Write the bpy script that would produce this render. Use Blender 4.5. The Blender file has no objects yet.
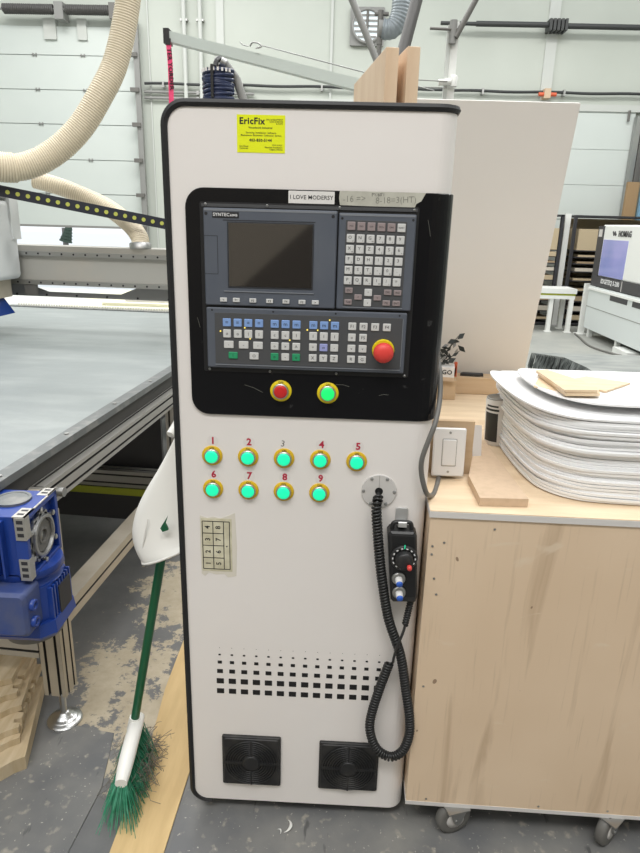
import bpy, bmesh, math, random
from mathutils import Vector, Matrix, Euler
R = random.Random(7)
PI = math.pi
scn = bpy.context.scene
COL = scn.collection
rad = math.radians

# ------------------------------------------------------------------ materials
def mat(name, col, rough=.5, metal=0, spec=.5, noise=None, bump=None, alpha=None, emit=None, coat=0, trans=0):
    """noise=(scale, colour2, lo, hi, stretch) ; bump=(scale, strength, stretch)"""
    m = bpy.data.materials.new(name); m.use_nodes = True
    nt = m.node_tree; N = nt.nodes; L = nt.links
    b = N['Principled BSDF']
    b.inputs['Base Color'].default_value = (*col, 1); b.inputs['Roughness'].default_value = rough
    b.inputs['Metallic'].default_value = metal; b.inputs['Specular IOR Level'].default_value = spec
    b.inputs['Coat Weight'].default_value = coat
    b.inputs['Transmission Weight'].default_value = trans
    if emit: b.inputs['Emission Color'].default_value = (*emit[0], 1); b.inputs['Emission Strength'].default_value = emit[1]
    if alpha is not None: b.inputs['Alpha'].default_value = alpha
    tc = N.new('ShaderNodeTexCoord')
    def tex(scale, st, det=5):
        mp = N.new('ShaderNodeMapping'); mp.inputs['Scale'].default_value = st
        L.new(tc.outputs['Object'], mp.inputs['Vector'])
        n = N.new('ShaderNodeTexNoise'); n.inputs['Scale'].default_value = scale; n.inputs['Detail'].default_value = det
        L.new(mp.outputs['Vector'], n.inputs['Vector']); return n
    if noise:
        sc, c2, lo, hi = noise[:4]; st = noise[4] if len(noise) > 4 else (1, 1, 1)
        n = tex(sc, st); r = N.new('ShaderNodeValToRGB')
        r.color_ramp.elements[0].position = lo; r.color_ramp.elements[0].color = (*col, 1)
        r.color_ramp.elements[1].position = hi; r.color_ramp.elements[1].color = (*c2, 1)
        L.new(n.outputs['Fac'], r.inputs['Fac']); L.new(r.outputs['Color'], b.inputs['Base Color'])
    if bump:
        n = tex(bump[0], bump[2] if len(bump) > 2 else (1, 1, 1)); bp = N.new('ShaderNodeBump')
        bp.inputs['Strength'].default_value = bump[1]; bp.inputs['Distance'].default_value = bump[3] if len(bump) > 3 else .01
        L.new(n.outputs['Fac'], bp.inputs['Height']); L.new(bp.outputs['Normal'], b.inputs['Normal'])
    return m
M = {}
M['white_coat'] = mat('white_powder_coat', (.80, .760, .732), .42, noise=(3, (.82, .785, .76), .3, .7), bump=(900, .05))
M['black_rubber'] = mat('black_rubber', (.012, .012, .013), .55)
M['shell'] = mat('cabinet_side_paint', (.68, .65, .62), .5)
M['gloss_black'] = mat('gloss_black_panel', (.008, .008, .009), .25, spec=.18, noise=(38, (.10, .10, .10), .70, .86))
M['groove'] = mat('recess_black', (.006, .006, .007), .6)
M['panel_grey'] = mat('moulded_grey_plastic', (.085, .098, .125), .5, noise=(12, (.10, .112, .137), .35, .7))
M['panel_dark'] = mat('dark_grey_membrane', (.068, .070, .075), .5)
M['panel_line'] = mat('dark_panel_line', (.025, .028, .035), .6)
M['bevel_light'] = mat('panel_edge_grey', (.20, .215, .24), .5)
M['screen'] = mat('dark_screen_glass', (.026, .022, .018), .05, spec=1.0)
M['key_white'] = mat('white_key', (.62, .62, .61), .5)
M['key_pink'] = mat('pinkish_grey_key', (.30, .245, .245), .5)
M['key_blue'] = mat('blue_key', (.22, .36, .68), .5)
M['key_violet'] = mat('violet_key', (.33, .36, .66), .5)
M['key_green'] = mat('green_key', (.02, .30, .13), .5)
M['ink'] = mat('black_ink', (.015, .015, .018), .7)
M['ink_red'] = mat('red_ink', (.45, .015, .05), .7)
M['ink_grey'] = mat('faded_pencil', (.22, .22, .19), .8)
M['ink_white'] = mat('white_print', (.75, .75, .75), .7)
M['yellow_ring'] = mat('yellow_guard_ring', (.78, .60, .01), .4)
M['chrome'] = mat('brushed_chrome', (.55, .55, .54), .3, 1)
M['steel'] = mat('dull_steel', (.42, .42, .41), .42, 1)
M['red_cap'] = mat('red_button', (.60, .02, .02), .35)
M['estop_red'] = mat('red_mushroom', (.74, .055, .045), .45)
M['green_lit'] = mat('lit_green_lens', (.02, .60, .36), .3, emit=((.0, 1, .42), .50))
M['green_lit2'] = mat('bright_green_lens', (.02, .55, .15), .3, emit=((.0, 1, .15), .55))
M['led'] = mat('amber_indicator', (.8, .6, .1), .4, emit=((1, .75, .1), .8))
M['sticker'] = mat('white_sticker', (.74, .72, .70), .6)
M['clear_sticker'] = mat('pale_round_sticker', (.76, .72, .695), .45)
M['card'] = mat('yellow_card', (.80, .86, .0), .6)
M['tape'] = mat('masking_tape', (.52, .51, .44), .7, noise=(40, (.44, .43, .37), .4, .65))
M['paper'] = mat('yellowed_paper', (.68, .645, .49), .75, noise=(30, (.50, .46, .32), .4, .7))
M['tape_clear'] = mat('clear_tape', (.70, .66, .58), .3)
M['black_plastic'] = mat('black_plastic', (.016, .016, .017), .42, noise=(60, (.035, .034, .032), .5, .8))
M['dusty_black'] = mat('dusty_black_plastic', (.012, .012, .013), .5, noise=(25, (.035, .033, .03), .5, .75))
M['cord'] = mat('black_cord', (.018, .018, .018), .38)
M['hook'] = mat('grey_steel_hook', (.50, .50, .49), .4, .4)
M['blue_cap'] = mat('blue_cap', (.03, .12, .55), .4)
M['red_knob'] = mat('red_knob', (.65, .06, .05), .4)
M['plate'] = mat('light_grey_plate', (.60, .58, .56), .45)
def birch():
    m = mat('birch_plywood', (.66, .52, .36), .5); nt = m.node_tree; N = nt.nodes; L = nt.links; b = N['Principled BSDF']
    tc = N.new('ShaderNodeTexCoord')
    def nz(sc, st, lo, hi, det=4, dist=0):
        mp = N.new('ShaderNodeMapping'); mp.inputs['Scale'].default_value = st; L.new(tc.outputs['Object'], mp.inputs['Vector'])
        n = N.new('ShaderNodeTexNoise'); n.inputs['Scale'].default_value = sc; n.inputs['Detail'].default_value = det; n.inputs['Distortion'].default_value = dist; L.new(mp.outputs['Vector'], n.inputs['Vector'])
        r_ = N.new('ShaderNodeMapRange'); r_.inputs['From Min'].default_value = lo; r_.inputs['From Max'].default_value = hi; L.new(n.outputs['Fac'], r_.inputs['Value']); return r_.outputs['Result']
    def mix(f, a, c, amt):
        k = N.new('ShaderNodeMath'); k.operation = 'MULTIPLY'; k.inputs[1].default_value = amt; L.new(f, k.inputs[0])
        x = N.new('ShaderNodeMix'); x.data_type = 'RGBA'; L.new(k.outputs[0], x.inputs[0])
        if isinstance(a, tuple): x.inputs[6].default_value = (*a, 1)
        else: L.new(a, x.inputs[6])
        x.inputs[7].default_value = (*c, 1); return x.outputs[2]
    c = mix(nz(2.2, (1, 1, .8), .35, .65, 3), (.75, .585, .42), (.685, .52, .36), 1)
    c = mix(nz(4, (4.5, 1, .45), .60, .72, 5, .6), c, (.44, .31, .195), .55)      # brown heart streaks
    c = mix(nz(18, (6, 1, .25), .60, .70, 3), c, (.50, .37, .245), .35)
    c = mix(nz(7, (1, 1, 2.2), .66, .74, 3, 1.2), c, (.74, .61, .46), .7)        # pale flecks
    c = mix(nz(34, (1, 1, .8), .775, .79, 1), c, (.22, .13, .08), .8)           # pin knots
    L.new(c, b.inputs['Base Color']); return m
def scuff(name, c1, c2):
    m = mat(name, c1, .5, bump=(40, .12)); nt = m.node_tree; N = nt.nodes; L = nt.links; b = N['Principled BSDF']; g = N.new('ShaderNodeNewGeometry'); prev = None
    for sc, lo, hi, c, st, det in ((5, .38, .70, c2, (1, 1, 1), 5), (30, .60, .70, (.38, .35, .29), (1, 1, 1), 8), (9, .66, .70, (.06, .06, .06), (3, .7, 1), 6), (120, .70, .74, (.55, .52, .45), (1, 1, 1), 2)):
        mp = N.new('ShaderNodeMapping'); mp.inputs['Scale'].default_value = st; L.new(g.outputs['Position'], mp.inputs['Vector'])
        n = N.new('ShaderNodeTexNoise'); n.inputs['Scale'].default_value = sc; n.inputs['Detail'].default_value = det; L.new(mp.outputs['Vector'], n.inputs['Vector'])
        r_ = N.new('ShaderNodeMapRange'); r_.inputs['From Min'].default_value = lo; r_.inputs['From Max'].default_value = hi; r_.inputs['To Max'].default_value = 1 if sc == 5 else .7; L.new(n.outputs['Fac'], r_.inputs['Value'])
        x = N.new('ShaderNodeMix'); x.data_type = 'RGBA'; L.new(r_.outputs['Result'], x.inputs[0]); x.inputs[7].default_value = (*c, 1)
        if prev: L.new(prev, x.inputs[6])
        else: x.inputs[6].default_value = (*c1, 1)
        prev = x.outputs[2]
    L.new(prev, b.inputs['Base Color']); return m
def wood(name, c1, c2, sc=6, st=(1, 1, 1), rough=.6, lo=.35, hi=.65):
    return mat(name, c1, rough, noise=(sc, c2, lo, hi, st), bump=(sc*6, .12, st))
M['birch'] = birch()
M['birch_top'] = wood('dusty_wood_top', (.76, .60, .42), (.66, .50, .33), 5, (1, 6, 1), .65)
M['edge_white'] = mat('white_edge_band', (.66, .64, .62), .5)
M['maple'] = wood('pale_maple', (.80, .62, .44), (.72, .53, .36), 5, (4, 4, .7))
M['maple_end'] = wood('maple_end_grain', (.56, .37, .235), (.46, .29, .17), 30, (1, 1, .5))
M['pine'] = wood('pine_board', (.60, .49, .335), (.48, .37, .225), 6, (8, 1, 1))
M['mdf'] = mat('mdf_board', (.60, .45, .315), .7, noise=(60, (.55, .41, .28), .4, .7))
M['mdf_block'] = mat('tan_wood_block', (.57, .42, .27), .7, noise=(20, (.50, .35, .21), .4, .7, (.2, 1, 3)))
M['veneer'] = wood('pale_veneer', (.72, .57, .39), (.64, .48, .31), 8, (1, 6, 1))
M['board_white'] = mat('offwhite_laminate', (.66, .635, .60), .55, noise=(2, (.68, .655, .62), .3, .7))
M['plastic_sheet'] = mat('white_plastic_sheet', (.84, .84, .84), .38, bump=(4, .25))
M['switch_white'] = mat('white_switch_plastic', (.76, .75, .74), .35)
M['outline'] = mat('thin_grey_gap', (.30, .29, .28), .7)
M['label_black'] = mat('can_label', (.03, .03, .03), .5)
M['green_paper'] = mat('green_paper', (.47, .60, .27), .7)
M['orange_red'] = mat('red_orange_plastic', (.65, .12, .05), .5)
M['leaf_black'] = mat('dark_leaf', (.015, .02, .018), .6)
M['alu'] = mat('aluminium_profile', (.50, .485, .45), .38, .75, bump=(60, .05, (1, .05, 1)))
M['alu_warm'] = mat('dusty_aluminium_profile', (.52, .47, .385), .5, .45, noise=(8, (.42, .37, .29), .4, .7))
M['slot'] = mat('profile_slot', (.05, .048, .045), .7)
M['belt'] = mat('grey_conveyor_belt', (.26, .285, .285), .33, spec=.6, noise=(3, (.33, .355, .35), .45, .75, (1, 3, 1)), bump=(5, .35, (1, 2.4, 1), .012))
M['strip_grey'] = mat('worn_grey_strip', (.17, .18, .18), .4, .4, noise=(20, (.26, .26, .25), .5, .7))
M['motor_blue'] = mat('blue_motor_paint', (.010, .042, .25), .35, coat=.15, noise=(6, (.014, .055, .30), .4, .7))
M['motor_dusty'] = mat('dusty_blue_cover', (.075, .095, .20), .5, noise=(12, (.03, .06, .22), .4, .65))
M['dark_window'] = mat('dark_recess', (.03, .03, .035), .6)
M['yellow_green'] = mat('yellow_green_guard', (.36, .40, .03), .5)
M['hose'] = mat('beige_flexible_hose', (.76, .67, .51), .42)
M['hose_rib'] = mat('hose_wire_rib', (.60, .51, .37), .5)
M['chain'] = mat('dark_energy_chain', (.020, .022, .035), .45)
M['chain_dot'] = mat('yellow_green_dot', (.50, .52, .10), .5)
M['gantry'] = mat('grey_gantry_paint', (.45, .44, .405), .5, noise=(3, (.50, .46, .40), .5, .7))
M['gantry_tray'] = mat('grey_sheet_metal', (.25, .25, .25), .45, .3)
M['head_white'] = mat('machine_white', (.66, .68, .68), .4)
M['head_blue'] = mat('deep_blue_panel', (.01, .04, .20), .25)
M['bead'] = mat('white_brush_bead', (.72, .70, .62), .6)
M['pale_sheet'] = mat('pale_yellow_sheet', (.68, .66, .50), .6)
M['broom_green'] = mat('green_broom_handle', (.004, .10, .04), .3)
M['bristle'] = mat('green_bristle', (.03, .24, .13), .5, noise=(40, (.10, .36, .24), .4, .7))
M['dust_fibre'] = mat('grey_dust_fibre', (.17, .155, .13), .9)
M['pan'] = mat('white_dustpan_plastic', (.82, .81, .77), .32)
M['pink'] = mat('pink_strap', (.88, .07, .20), .6)
M['boom'] = mat('pale_green_grey_steel', (.55, .61, .575), .45, .2)
M['pipe_dark'] = mat('dark_grey_pipe', (.14, .135, .125), .5)
M['pipe_grey'] = mat('grey_pipe', (.25, .25, .24), .5)
M['spring_dark'] = mat('oily_spring_steel', (.07, .068, .065), .5)
M['cable_dark'] = mat('black_wall_cable', (.035, .038, .038), .5)
M['duct'] = mat('grey_duct', (.24, .27, .29), .45, .2)
M['navy'] = mat('navy_air_hose', (.012, .022, .07), .35)
M['wall'] = mat('pale_painted_wall', (.47, .50, .452), .7, noise=(.7, (.52, .55, .50), .35, .7))
M['wall_dark'] = mat('painted_wall_behind', (.66, .58, .48), .8)
M['door_panel'] = mat('white_insulated_door', (.585, .63, .605), .45, noise=(.9, (.62, .665, .635), .35, .7))
M['seam'] = mat('door_seam', (.42, .46, .44), .6)
M['trim'] = mat('painted_steel_trim', (.54, .56, .53), .6)
M['white_post'] = mat('white_painted_steel', (.78, .79, .76), .5)
M['rack_black'] = mat('black_rack_frame', (.03, .03, .035), .5)
M['tan_a'] = mat('tan_sheet_edge', (.47, .38, .25), .7)
M['tan_b'] = mat('brown_sheet_edge', (.32, .24, .15), .7)
M['tan_c'] = mat('pale_sheet_edge', (.55, .50, .42), .7)
M['lilac'] = mat('lilac_tinted_window', (.27, .31, .62), .15, noise=(1.6, (.38, .38, .72), .35, .7))
M['machine_grey'] = mat('light_grey_machine', (.66, .70, .69), .4)
M['dark_grey'] = mat('dark_grey_panel', (.05, .05, .055), .45)
M['cardboard'] = mat('brown_cardboard', (.35, .23, .12), .8)
M['blue_sheet'] = mat('light_blue_sheet', (.20, .38, .52), .5)
M['fan_glow'] = mat('daylit_louver_gap', (.6, .65, .65), .6, emit=((.85, .95, 1), .55))
M['crumpled'] = mat('dark_dusty_rubber', (.09, .10, .096), .7, noise=(6, (.26, .28, .27), .45, .7, (3, 3, 1)))
M['snow'] = mat('snowy_yard', (.88, .91, .93), .8)
M['conifer'] = mat('conifer_green', (.05, .08, .06), .8)
M['mat_grey'] = scuff('scuffed_grey_mat', (.135, .137, .14), (.22, .215, .20))
M['plank'] = wood('dusty_yellow_plank', (.66, .475, .23), (.56, .39, .18), 4, (6, 1, 1), .6)
M['shaving'] = mat('white_shaving', (.75, .74, .70), .6)

M['plat_top'] = mat('scuffed_grey_deck', (.22, .235, .225), .6, noise=(3, (.34, .35, .33), .35, .7, (1, 3, 1)))
def floor_mat():
    m = bpy.data.materials.new('dusty_concrete'); m.use_nodes = True
    nt = m.node_tree; N = nt.nodes; L = nt.links; b = N['Principled BSDF']; b.inputs['Roughness'].default_value = .55
    g = N.new('ShaderNodeNewGeometry')
    def noise(sc, det=8, rough=.6):
        n = N.new('ShaderNodeTexNoise'); n.inputs['Scale'].default_value = sc; n.inputs['Detail'].default_value = det
        n.inputs['Roughness'].default_value = rough; L.new(g.outputs['Position'], n.inputs['Vector']); return n.outputs['Fac']
    def ramp(f, p0, c0, p1, c1):
        r = N.new('ShaderNodeValToRGB'); e = r.color_ramp.elements
        e[0].position, e[1].position = p0, p1; e[0].color = (*c0, 1); e[1].color = (*c1, 1); L.new(f, r.inputs['Fac']); return r.outputs['Color']
    def math_(op, a, c):
        n = N.new('ShaderNodeMath'); n.operation = op
        for i, v in enumerate((a, c)):
            if isinstance(v, (int, float)): n.inputs[i].default_value = v
            else: L.new(v, n.inputs[i])
        return n.outputs[0]
    def spot(c, r):
        d = N.new('ShaderNodeVectorMath'); d.operation = 'DISTANCE'; L.new(g.outputs['Position'], d.inputs[0]); d.inputs[1].default_value = c
        mr = N.new('ShaderNodeMapRange'); mr.inputs['From Min'].default_value = r; mr.inputs['From Max'].default_value = r*.35
        L.new(d.outputs['Value'], mr.inputs['Value']); return mr.outputs['Result']
    base = ramp(noise(3), .35, (.13, .132, .133), .7, (.22, .215, .205))
    dust = ramp(noise(14, 6, .7), .3, (.40, .335, .235), .75, (.56, .49, .37))
    s = math_('MAXIMUM', spot((-.55, .50, 0), .42), spot((-.50, 1.0, 0), .45))
    s = math_('MAXIMUM', s, math_('MULTIPLY', spot((-.45, 1.6, 0), .6), .8)); s = math_('MAXIMUM', s, math_('MULTIPLY', spot((-.48, .22, 0), .3), .85))
    near = math_('MULTIPLY', s, .19)
    f = math_('ADD', math_('MULTIPLY', noise(13, 12, .74), .62), math_('ADD', near, math_('MULTIPLY', noise(2.5, 2), .22)))
    r = N.new('ShaderNodeMapRange'); r.inputs['From Min'].default_value = .565; r.inputs['From Max'].default_value = .585
    L.new(f, r.inputs['Value'])
    sel = math_('MULTIPLY', r.outputs['Result'], math_('MINIMUM', math_('MULTIPLY', s, 6), 1))
    # broad far floor is paler
    sep = N.new('ShaderNodeSeparateXYZ'); L.new(g.outputs['Position'], sep.inputs[0])
    far = N.new('ShaderNodeMapRange'); far.inputs['From Min'].default_value = 3.2; far.inputs['From Max'].default_value = 5; L.new(sep.outputs['Y'], far.inputs['Value'])
    mx0 = N.new('ShaderNodeMix'); mx0.data_type = 'RGBA'; L.new(far.outputs['Result'], mx0.inputs[0]); L.new(base, mx0.inputs[6])
    farc = ramp(noise(1.3), .35, (.27, .28, .265), .7, (.40, .40, .36)); L.new(farc, mx0.inputs[7])
    mx = N.new('ShaderNodeMix'); mx.data_type = 'RGBA'; L.new(sel, mx.inputs[0]); L.new(mx0.outputs[2], mx.inputs[6]); L.new(dust, mx.inputs[7])
    L.new(mx.outputs[2], b.inputs['Base Color'])
    bp = N.new('ShaderNodeBump'); bp.inputs['Strength'].default_value = .25; bp.inputs['Distance'].default_value = .01; L.new(f, bp.inputs['Height']); L.new(bp.outputs['Normal'], b.inputs['Normal'])
    return m
M['floor'] = floor_mat()

# ------------------------------------------------------------------ mesh helpers
class MB:
    def __init__(s): s.v = []; s.f = []; s.mi = []; s.sm = []; s.mats = []
    def mi_(s, m):
        if m not in s.mats: s.mats.append(m)
        return s.mats.index(m)
    def add(s, verts, faces, m, smooth=False):
        o = len(s.v); k = s.mi_(m); s.v += [Vector(p) for p in verts]
        for f in faces: s.f.append([i+o for i in f]); s.mi.append(k); s.sm.append(smooth)
    def box(s, x0, x1, y0, y1, z0, z1, m, rot=0, c=None, T=None):
        P = [Vector((x, y, z)) for z in (z0, z1) for y in (y0, y1) for x in (x0, x1)]
        if rot:
            c = Vector(c or ((x0+x1)/2, (y0+y1)/2, 0)); Q = Matrix.Rotation(rot, 3, 'Z'); P = [c+Q@(p-c) for p in P]
        if T: P = [T@p for p in P]
        s.add(P, [(0, 2, 3, 1), (4, 5, 7, 6), (0, 1, 5, 4), (2, 6, 7, 3), (0, 4, 6, 2), (1, 3, 7, 5)], m); return s
    def loops(s, L, m, caps=True, smooth=False, close=True):
        n = len(L[0]); V = [p for l in L for p in l]; F = []
        for i in range(len(L)-1):
            for j in range(n if close else n-1): F.append((i*n+j, i*n+(j+1) % n, (i+1)*n+(j+1) % n, (i+1)*n+j))
        s.add(V, F, m, smooth)
        if caps:
            s.add(L[0], [tuple(range(n))[::-1]], m); s.add(L[-1], [tuple(range(n))], m)
        return s
    def prism(s, poly, axis, a, b, m, ch=0, T=None):
        """poly 2D in the plane normal to axis; ch chamfers the b end"""
        def put(p, t):
            q = {'x': (t, p[0], p[1]), 'y': (p[0], t, p[1]), 'z': (p[0], p[1], t)}[axis]
            q = Vector(q); return T@q if T else q
        L = [[put(p, a) for p in poly]]
        if ch:
            cx = sum(p[0] for p in poly)/len(poly); cy = sum(p[1] for p in poly)/len(poly)
            hx = max(abs(p[0]-cx) for p in poly); hy = max(abs(p[1]-cy) for p in poly)
            sg = 1 if b > a else -1
            L.append([put(p, b-sg*ch) for p in poly])
            L.append([put((cx+(p[0]-cx)*(1-ch/hx), cy+(p[1]-cy)*(1-ch/hy)), b) for p in poly])
        else: L.append([put(p, b) for p in poly])
        return s.loops(L, m)
    def plate(s, x0, x1, z0, z1, y0, y1, m, r=.002, ch=.001, T=None): return s.prism(rrect(x0, x1, z0, z1, r), 'y', y0, y1, m, ch, T)
    def cyl(s, p0, p1, r0, m, r1=None, n=20, smooth=True, caps=True):
        p0, p1 = Vector(p0), Vector(p1); r1 = r0 if r1 is None else r1
        u, v = frame((p1-p0).normalized())
        L = [[p+(u*math.cos(2*PI*k/n)+v*math.sin(2*PI*k/n))*r for k in range(n)] for p, r in ((p0, r0), (p1, r1))]
        return s.loops(L, m, caps, smooth)
    def lathe(s, c, ax, prof, m, n=24, smooth=True, caps=True):
        """prof list of (distance along ax, radius)"""
        c = Vector(c); ax = Vector(ax).normalized(); u, v = frame(ax)
        L = [[c+ax*t+(u*math.cos(2*PI*k/n)+v*math.sin(2*PI*k/n))*max(r, 1e-5) for k in range(n)] for t, r in prof]
        return s.loops(L, m, caps, smooth)
    def tube(s, pts, r, m, n=8, caps=True, smooth=True, flat=None):
        pts = [Vector(p) for p in pts]; L = []; u = None
        for i, p in enumerate(pts):
            t = (pts[min(i+1, len(pts)-1)]-pts[max(i-1, 0)]).normalized()
            if u is None: u, v = frame(t)
            else:
                u = (u-t*u.dot(t)).normalized(); v = t.cross(u)
            rr = r(i/(len(pts)-1)) if callable(r) else r
            L.append([p+(u*math.cos(2*PI*k/n)+v*math.sin(2*PI*k/n)*(flat or 1))*rr for k in range(n)])
        return s.loops(L, m, caps, smooth)
    def text(s, body, size, T, m, depth=.0003, bold=0, align='CENTER', sx=1):
        V, F = glyphs(body, size, depth, bold, align); S = Matrix.Diagonal((sx, 1, 1, 1))
        s.add([T@(S@v) for v in V], F, m); return s
    def build(s, name, parent=None, bevel=0):
        me = bpy.data.meshes.new(name)
        if parent is None:
            xs = [p.x for p in s.v]; ys = [p.y for p in s.v]; z = min(p.z for p in s.v)
            c = Vector(((min(xs)+max(xs))/2, (min(ys)+max(ys))/2, z)); V = [p-c for p in s.v]
        else:
            inv = parent['_M'] if '_M' in parent else None
            Mi = ROOTM[parent.name].inverted(); V = [Mi@p for p in s.v]
        me.from_pydata([tuple(p) for p in V], [], s.f)
        for k in s.mats: me.materials.append(M[k] if isinstance(k, str) else k)
        me.polygons.foreach_set('material_index', s.mi); me.polygons.foreach_set('use_smooth', s.sm)
        bm = bmesh.new(); bm.from_mesh(me); bmesh.ops.recalc_face_normals(bm, faces=bm.faces); bm.to_mesh(me); bm.free()
        me.update()
        o = bpy.data.objects.new(name, me); COL.objects.link(o)
        if parent is None: o.location = c; ROOTM[o.name] = Matrix.Translation(c)
        else: o.parent = parent; ROOTM[o.name] = ROOTM[parent.name]
        if bevel:
            b = o.modifiers.new('bevel', 'BEVEL'); b.width = bevel; b.segments = 2; b.limit_method = 'ANGLE'; b.angle_limit = rad(40)
        return o
ROOTM = {}
def frame(t):
    a = Vector((0, 0, 1)) if abs(t.z) < .9 else Vector((1, 0, 0)); u = a.cross(t).normalized(); return u, t.cross(u)
def rrect(x0, x1, z0, z1, r, n=5):
    r = min(r, (x1-x0)/2.01, (z1-z0)/2.01); P = []
    for cx, cz, a in ((x1-r, z1-r, 0), (x0+r, z1-r, 90), (x0+r, z0+r, 180), (x1-r, z0+r, 270)):
        for k in range(n+1): t = rad(a+90*k/n); P.append((cx+r*math.cos(t), cz+r*math.sin(t)))
    return P
_g = {}
def glyphs(body, size, depth, bold, align):
    k = (body, size, depth, bold, align)
    if k not in _g:
        cu = bpy.data.curves.new('t', 'FONT'); cu.body = body; cu.size = size; cu.extrude = depth; cu.offset = bold*size
        cu.align_x = align; cu.align_y = 'CENTER'; cu.resolution_u = 2; cu.space_character = 1+bold*3.5
        o = bpy.data.objects.new('t', cu); COL.objects.link(o); dg = bpy.context.evaluated_depsgraph_get(); dg.update()
        me = o.evaluated_get(dg).to_mesh(); V = [v.co.copy() for v in me.vertices]; F = [tuple(p.vertices) for p in me.polygons]
        o.evaluated_get(dg).to_mesh_clear(); bpy.data.objects.remove(o); bpy.data.curves.remove(cu); _g[k] = (V, F)
    return _g[k]
def TF(x, y, z, rz=0, roll=0):
    """text frame: faces -Y, upright; rz turns about Z, roll turns in its own plane"""
    return Matrix.Translation((x, y, z)) @ Matrix.Rotation(rz, 4, 'Z') @ Matrix.Rotation(PI/2, 4, 'X') @ Matrix.Rotation(roll, 4, 'Z')
def tag(o, label=None, cat=None, group=None, kind=None):
    if label: o['label'] = label
    if cat: o['category'] = cat
    if group: o['group'] = group
    if kind: o['kind'] = kind
    return o
def thing(name, loc, label, cat, rz=0, group=None):
    o = bpy.data.objects.new(name, None); COL.objects.link(o); o.location = loc; o.rotation_euler = (0, 0, rz); o.empty_display_size = .1
    ROOTM[o.name] = Matrix.Translation(loc) @ Matrix.Rotation(rz, 4, 'Z'); return tag(o, label, cat, group)
def spline(P, n=8):
    P = [Vector(p) for p in P]; out = []
    Q = [P[0]*2-P[1]]+P+[P[-1]*2-P[-2]]
    for i in range(1, len(Q)-2):
        a, b, c, d = Q[i-1:i+3]
        for k in range(n):
            t = k/n; out.append(.5*((2*b)+(c-a)*t+(2*a-5*b+4*c-d)*t*t+(3*b-a-3*c+d)*t**3))
    out.append(P[-1]); return out
def resample(P, d):
    out = [P[0]]; acc = 0
    for a, b in zip(P, P[1:]):
        l = (b-a).length; t = d-acc
        while t <= l: out.append(a+(b-a)*(t/l)); t += d
        acc = (acc+l) % d
    return out
def helix(P, R_, pitch, per=10):
    P = resample(P, pitch/per); u = None; out = []
    for i, p in enumerate(P):
        t = (P[min(i+1, len(P)-1)]-P[max(i-1, 0)]).normalized()
        if u is None: u, v = frame(t)
        else: u = (u-t*u.dot(t)).normalized(); v = t.cross(u)
        a = 2*PI*i/per; out.append(p+(u*math.cos(a)+v*math.sin(a))*R_)
    return out
def copy_of(o, mats=None):
    c = o.copy(); COL.objects.link(c); return c
def struct(o): o['kind'] = 'structure'; return o

# ------------------------------------------------------------------ the room
mb = MB(); mb.add([(-8, -7, 0), (7, -7, 0), (7, 10.5, 0), (-8, 10.5, 0)], [(0, 1, 2, 3)], 'floor'); mb.add([(-8, -7, -.1), (7, -7, -.1), (7, 10.5, -.1), (-8, 10.5, -.1)], [(0, 3, 2, 1)], 'floor'); struct(mb.build('floor'))
WY = 10.4
mb = MB()   # far wall with the opening of the big left door
H = 7.0
mb.box(-8, -6.6, WY, WY+.2, 0, H, 'wall'); mb.box(-3.42, 7, WY, WY+.2, 0, H, 'wall'); mb.box(-6.6, -3.42, WY, WY+.2, 4.35, H, 'wall')
struct(mb.build('wall_far'))
mb = MB(); mb.box(-8.2, -8, -7, WY+.2, 0, H, 'wall'); struct(mb.build('wall_left'))
mb = MB(); mb.box(7, 7.2, -7, WY+.2, 0, H, 'wall'); struct(mb.build('wall_right'))
mb = MB(); mb.box(-8, 7, -7.2, -7, 0, H, 'wall_dark'); struct(mb.build('wall_rear'))
# raised sectional door
mb = MB()
zs = [1.32, 1.85, 2.40, 2.95, 3.47, 3.98, 4.40]
for a, b in zip(zs, zs[1:]): mb.box(-6.6, -3.46, WY-.06, WY-.02, a+.006, b-.006, 'door_panel')
mb.box(-6.6, -3.46, WY-.035, WY-.015, 1.32, 4.38, 'seam')
mb.box(-6.6, -3.46, WY-.07, WY-.02, 1.29, 1.326, 'pipe_grey')
d1 = struct(mb.build('door_1'))
for z in zs[1:-1]:
    for x in (-5.9, -5.1, -4.3):
        h = MB(); h.box(x-.035, x-.018, WY-.075, WY-.058, z-.025, z+.025, 'steel'); h.box(x+.018, x+.035, WY-.075, WY-.058, z-.025, z+.025, 'steel'); h.cyl((x-.04, WY-.078, z), (x+.04, WY-.078, z), .008, 'pipe_grey', n=8); h.build('hinge', d1)
mb = MB()
mb.box(-3.44, -3.36, WY-.16, WY-.06, .0, 4.5, 'steel'); mb.box(-3.42, -3.34, WY-.20, WY-.16, 0, 4.5, 'pipe_grey')
for z in zs[:-1]: mb.box(-3.50, -3.36, WY-.24, WY-.16, z-.03, z+.03, 'pipe_dark')
tag(mb.build('door_track'), 'grey vertical steel door track at right edge of the raised white door', 'door track')
r = thing('torsion_spring_shaft', (-4.55, 10.15, 4.56), 'dark torsion spring shaft running above the large white sectional door', 'door spring')
mb = MB(); mb.cyl((-5.8, 10.15, 4.58), (-3.55, 10.15, 4.58), .02, 'steel'); mb.build('shaft', r)
for a, b in ((-5.45, -4.65), (-4.45, -3.75)):
    mb = MB(); mb.tube(helix([Vector((a, 10.15, 4.58)), Vector((b, 10.15, 4.58))], .062, .03, 8), .017, 'spring_dark', n=5); mb.cyl((a, 10.15, 4.58), (b, 10.15, 4.58), .055, 'spring_dark', n=10); mb.build('spring', r)
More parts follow.
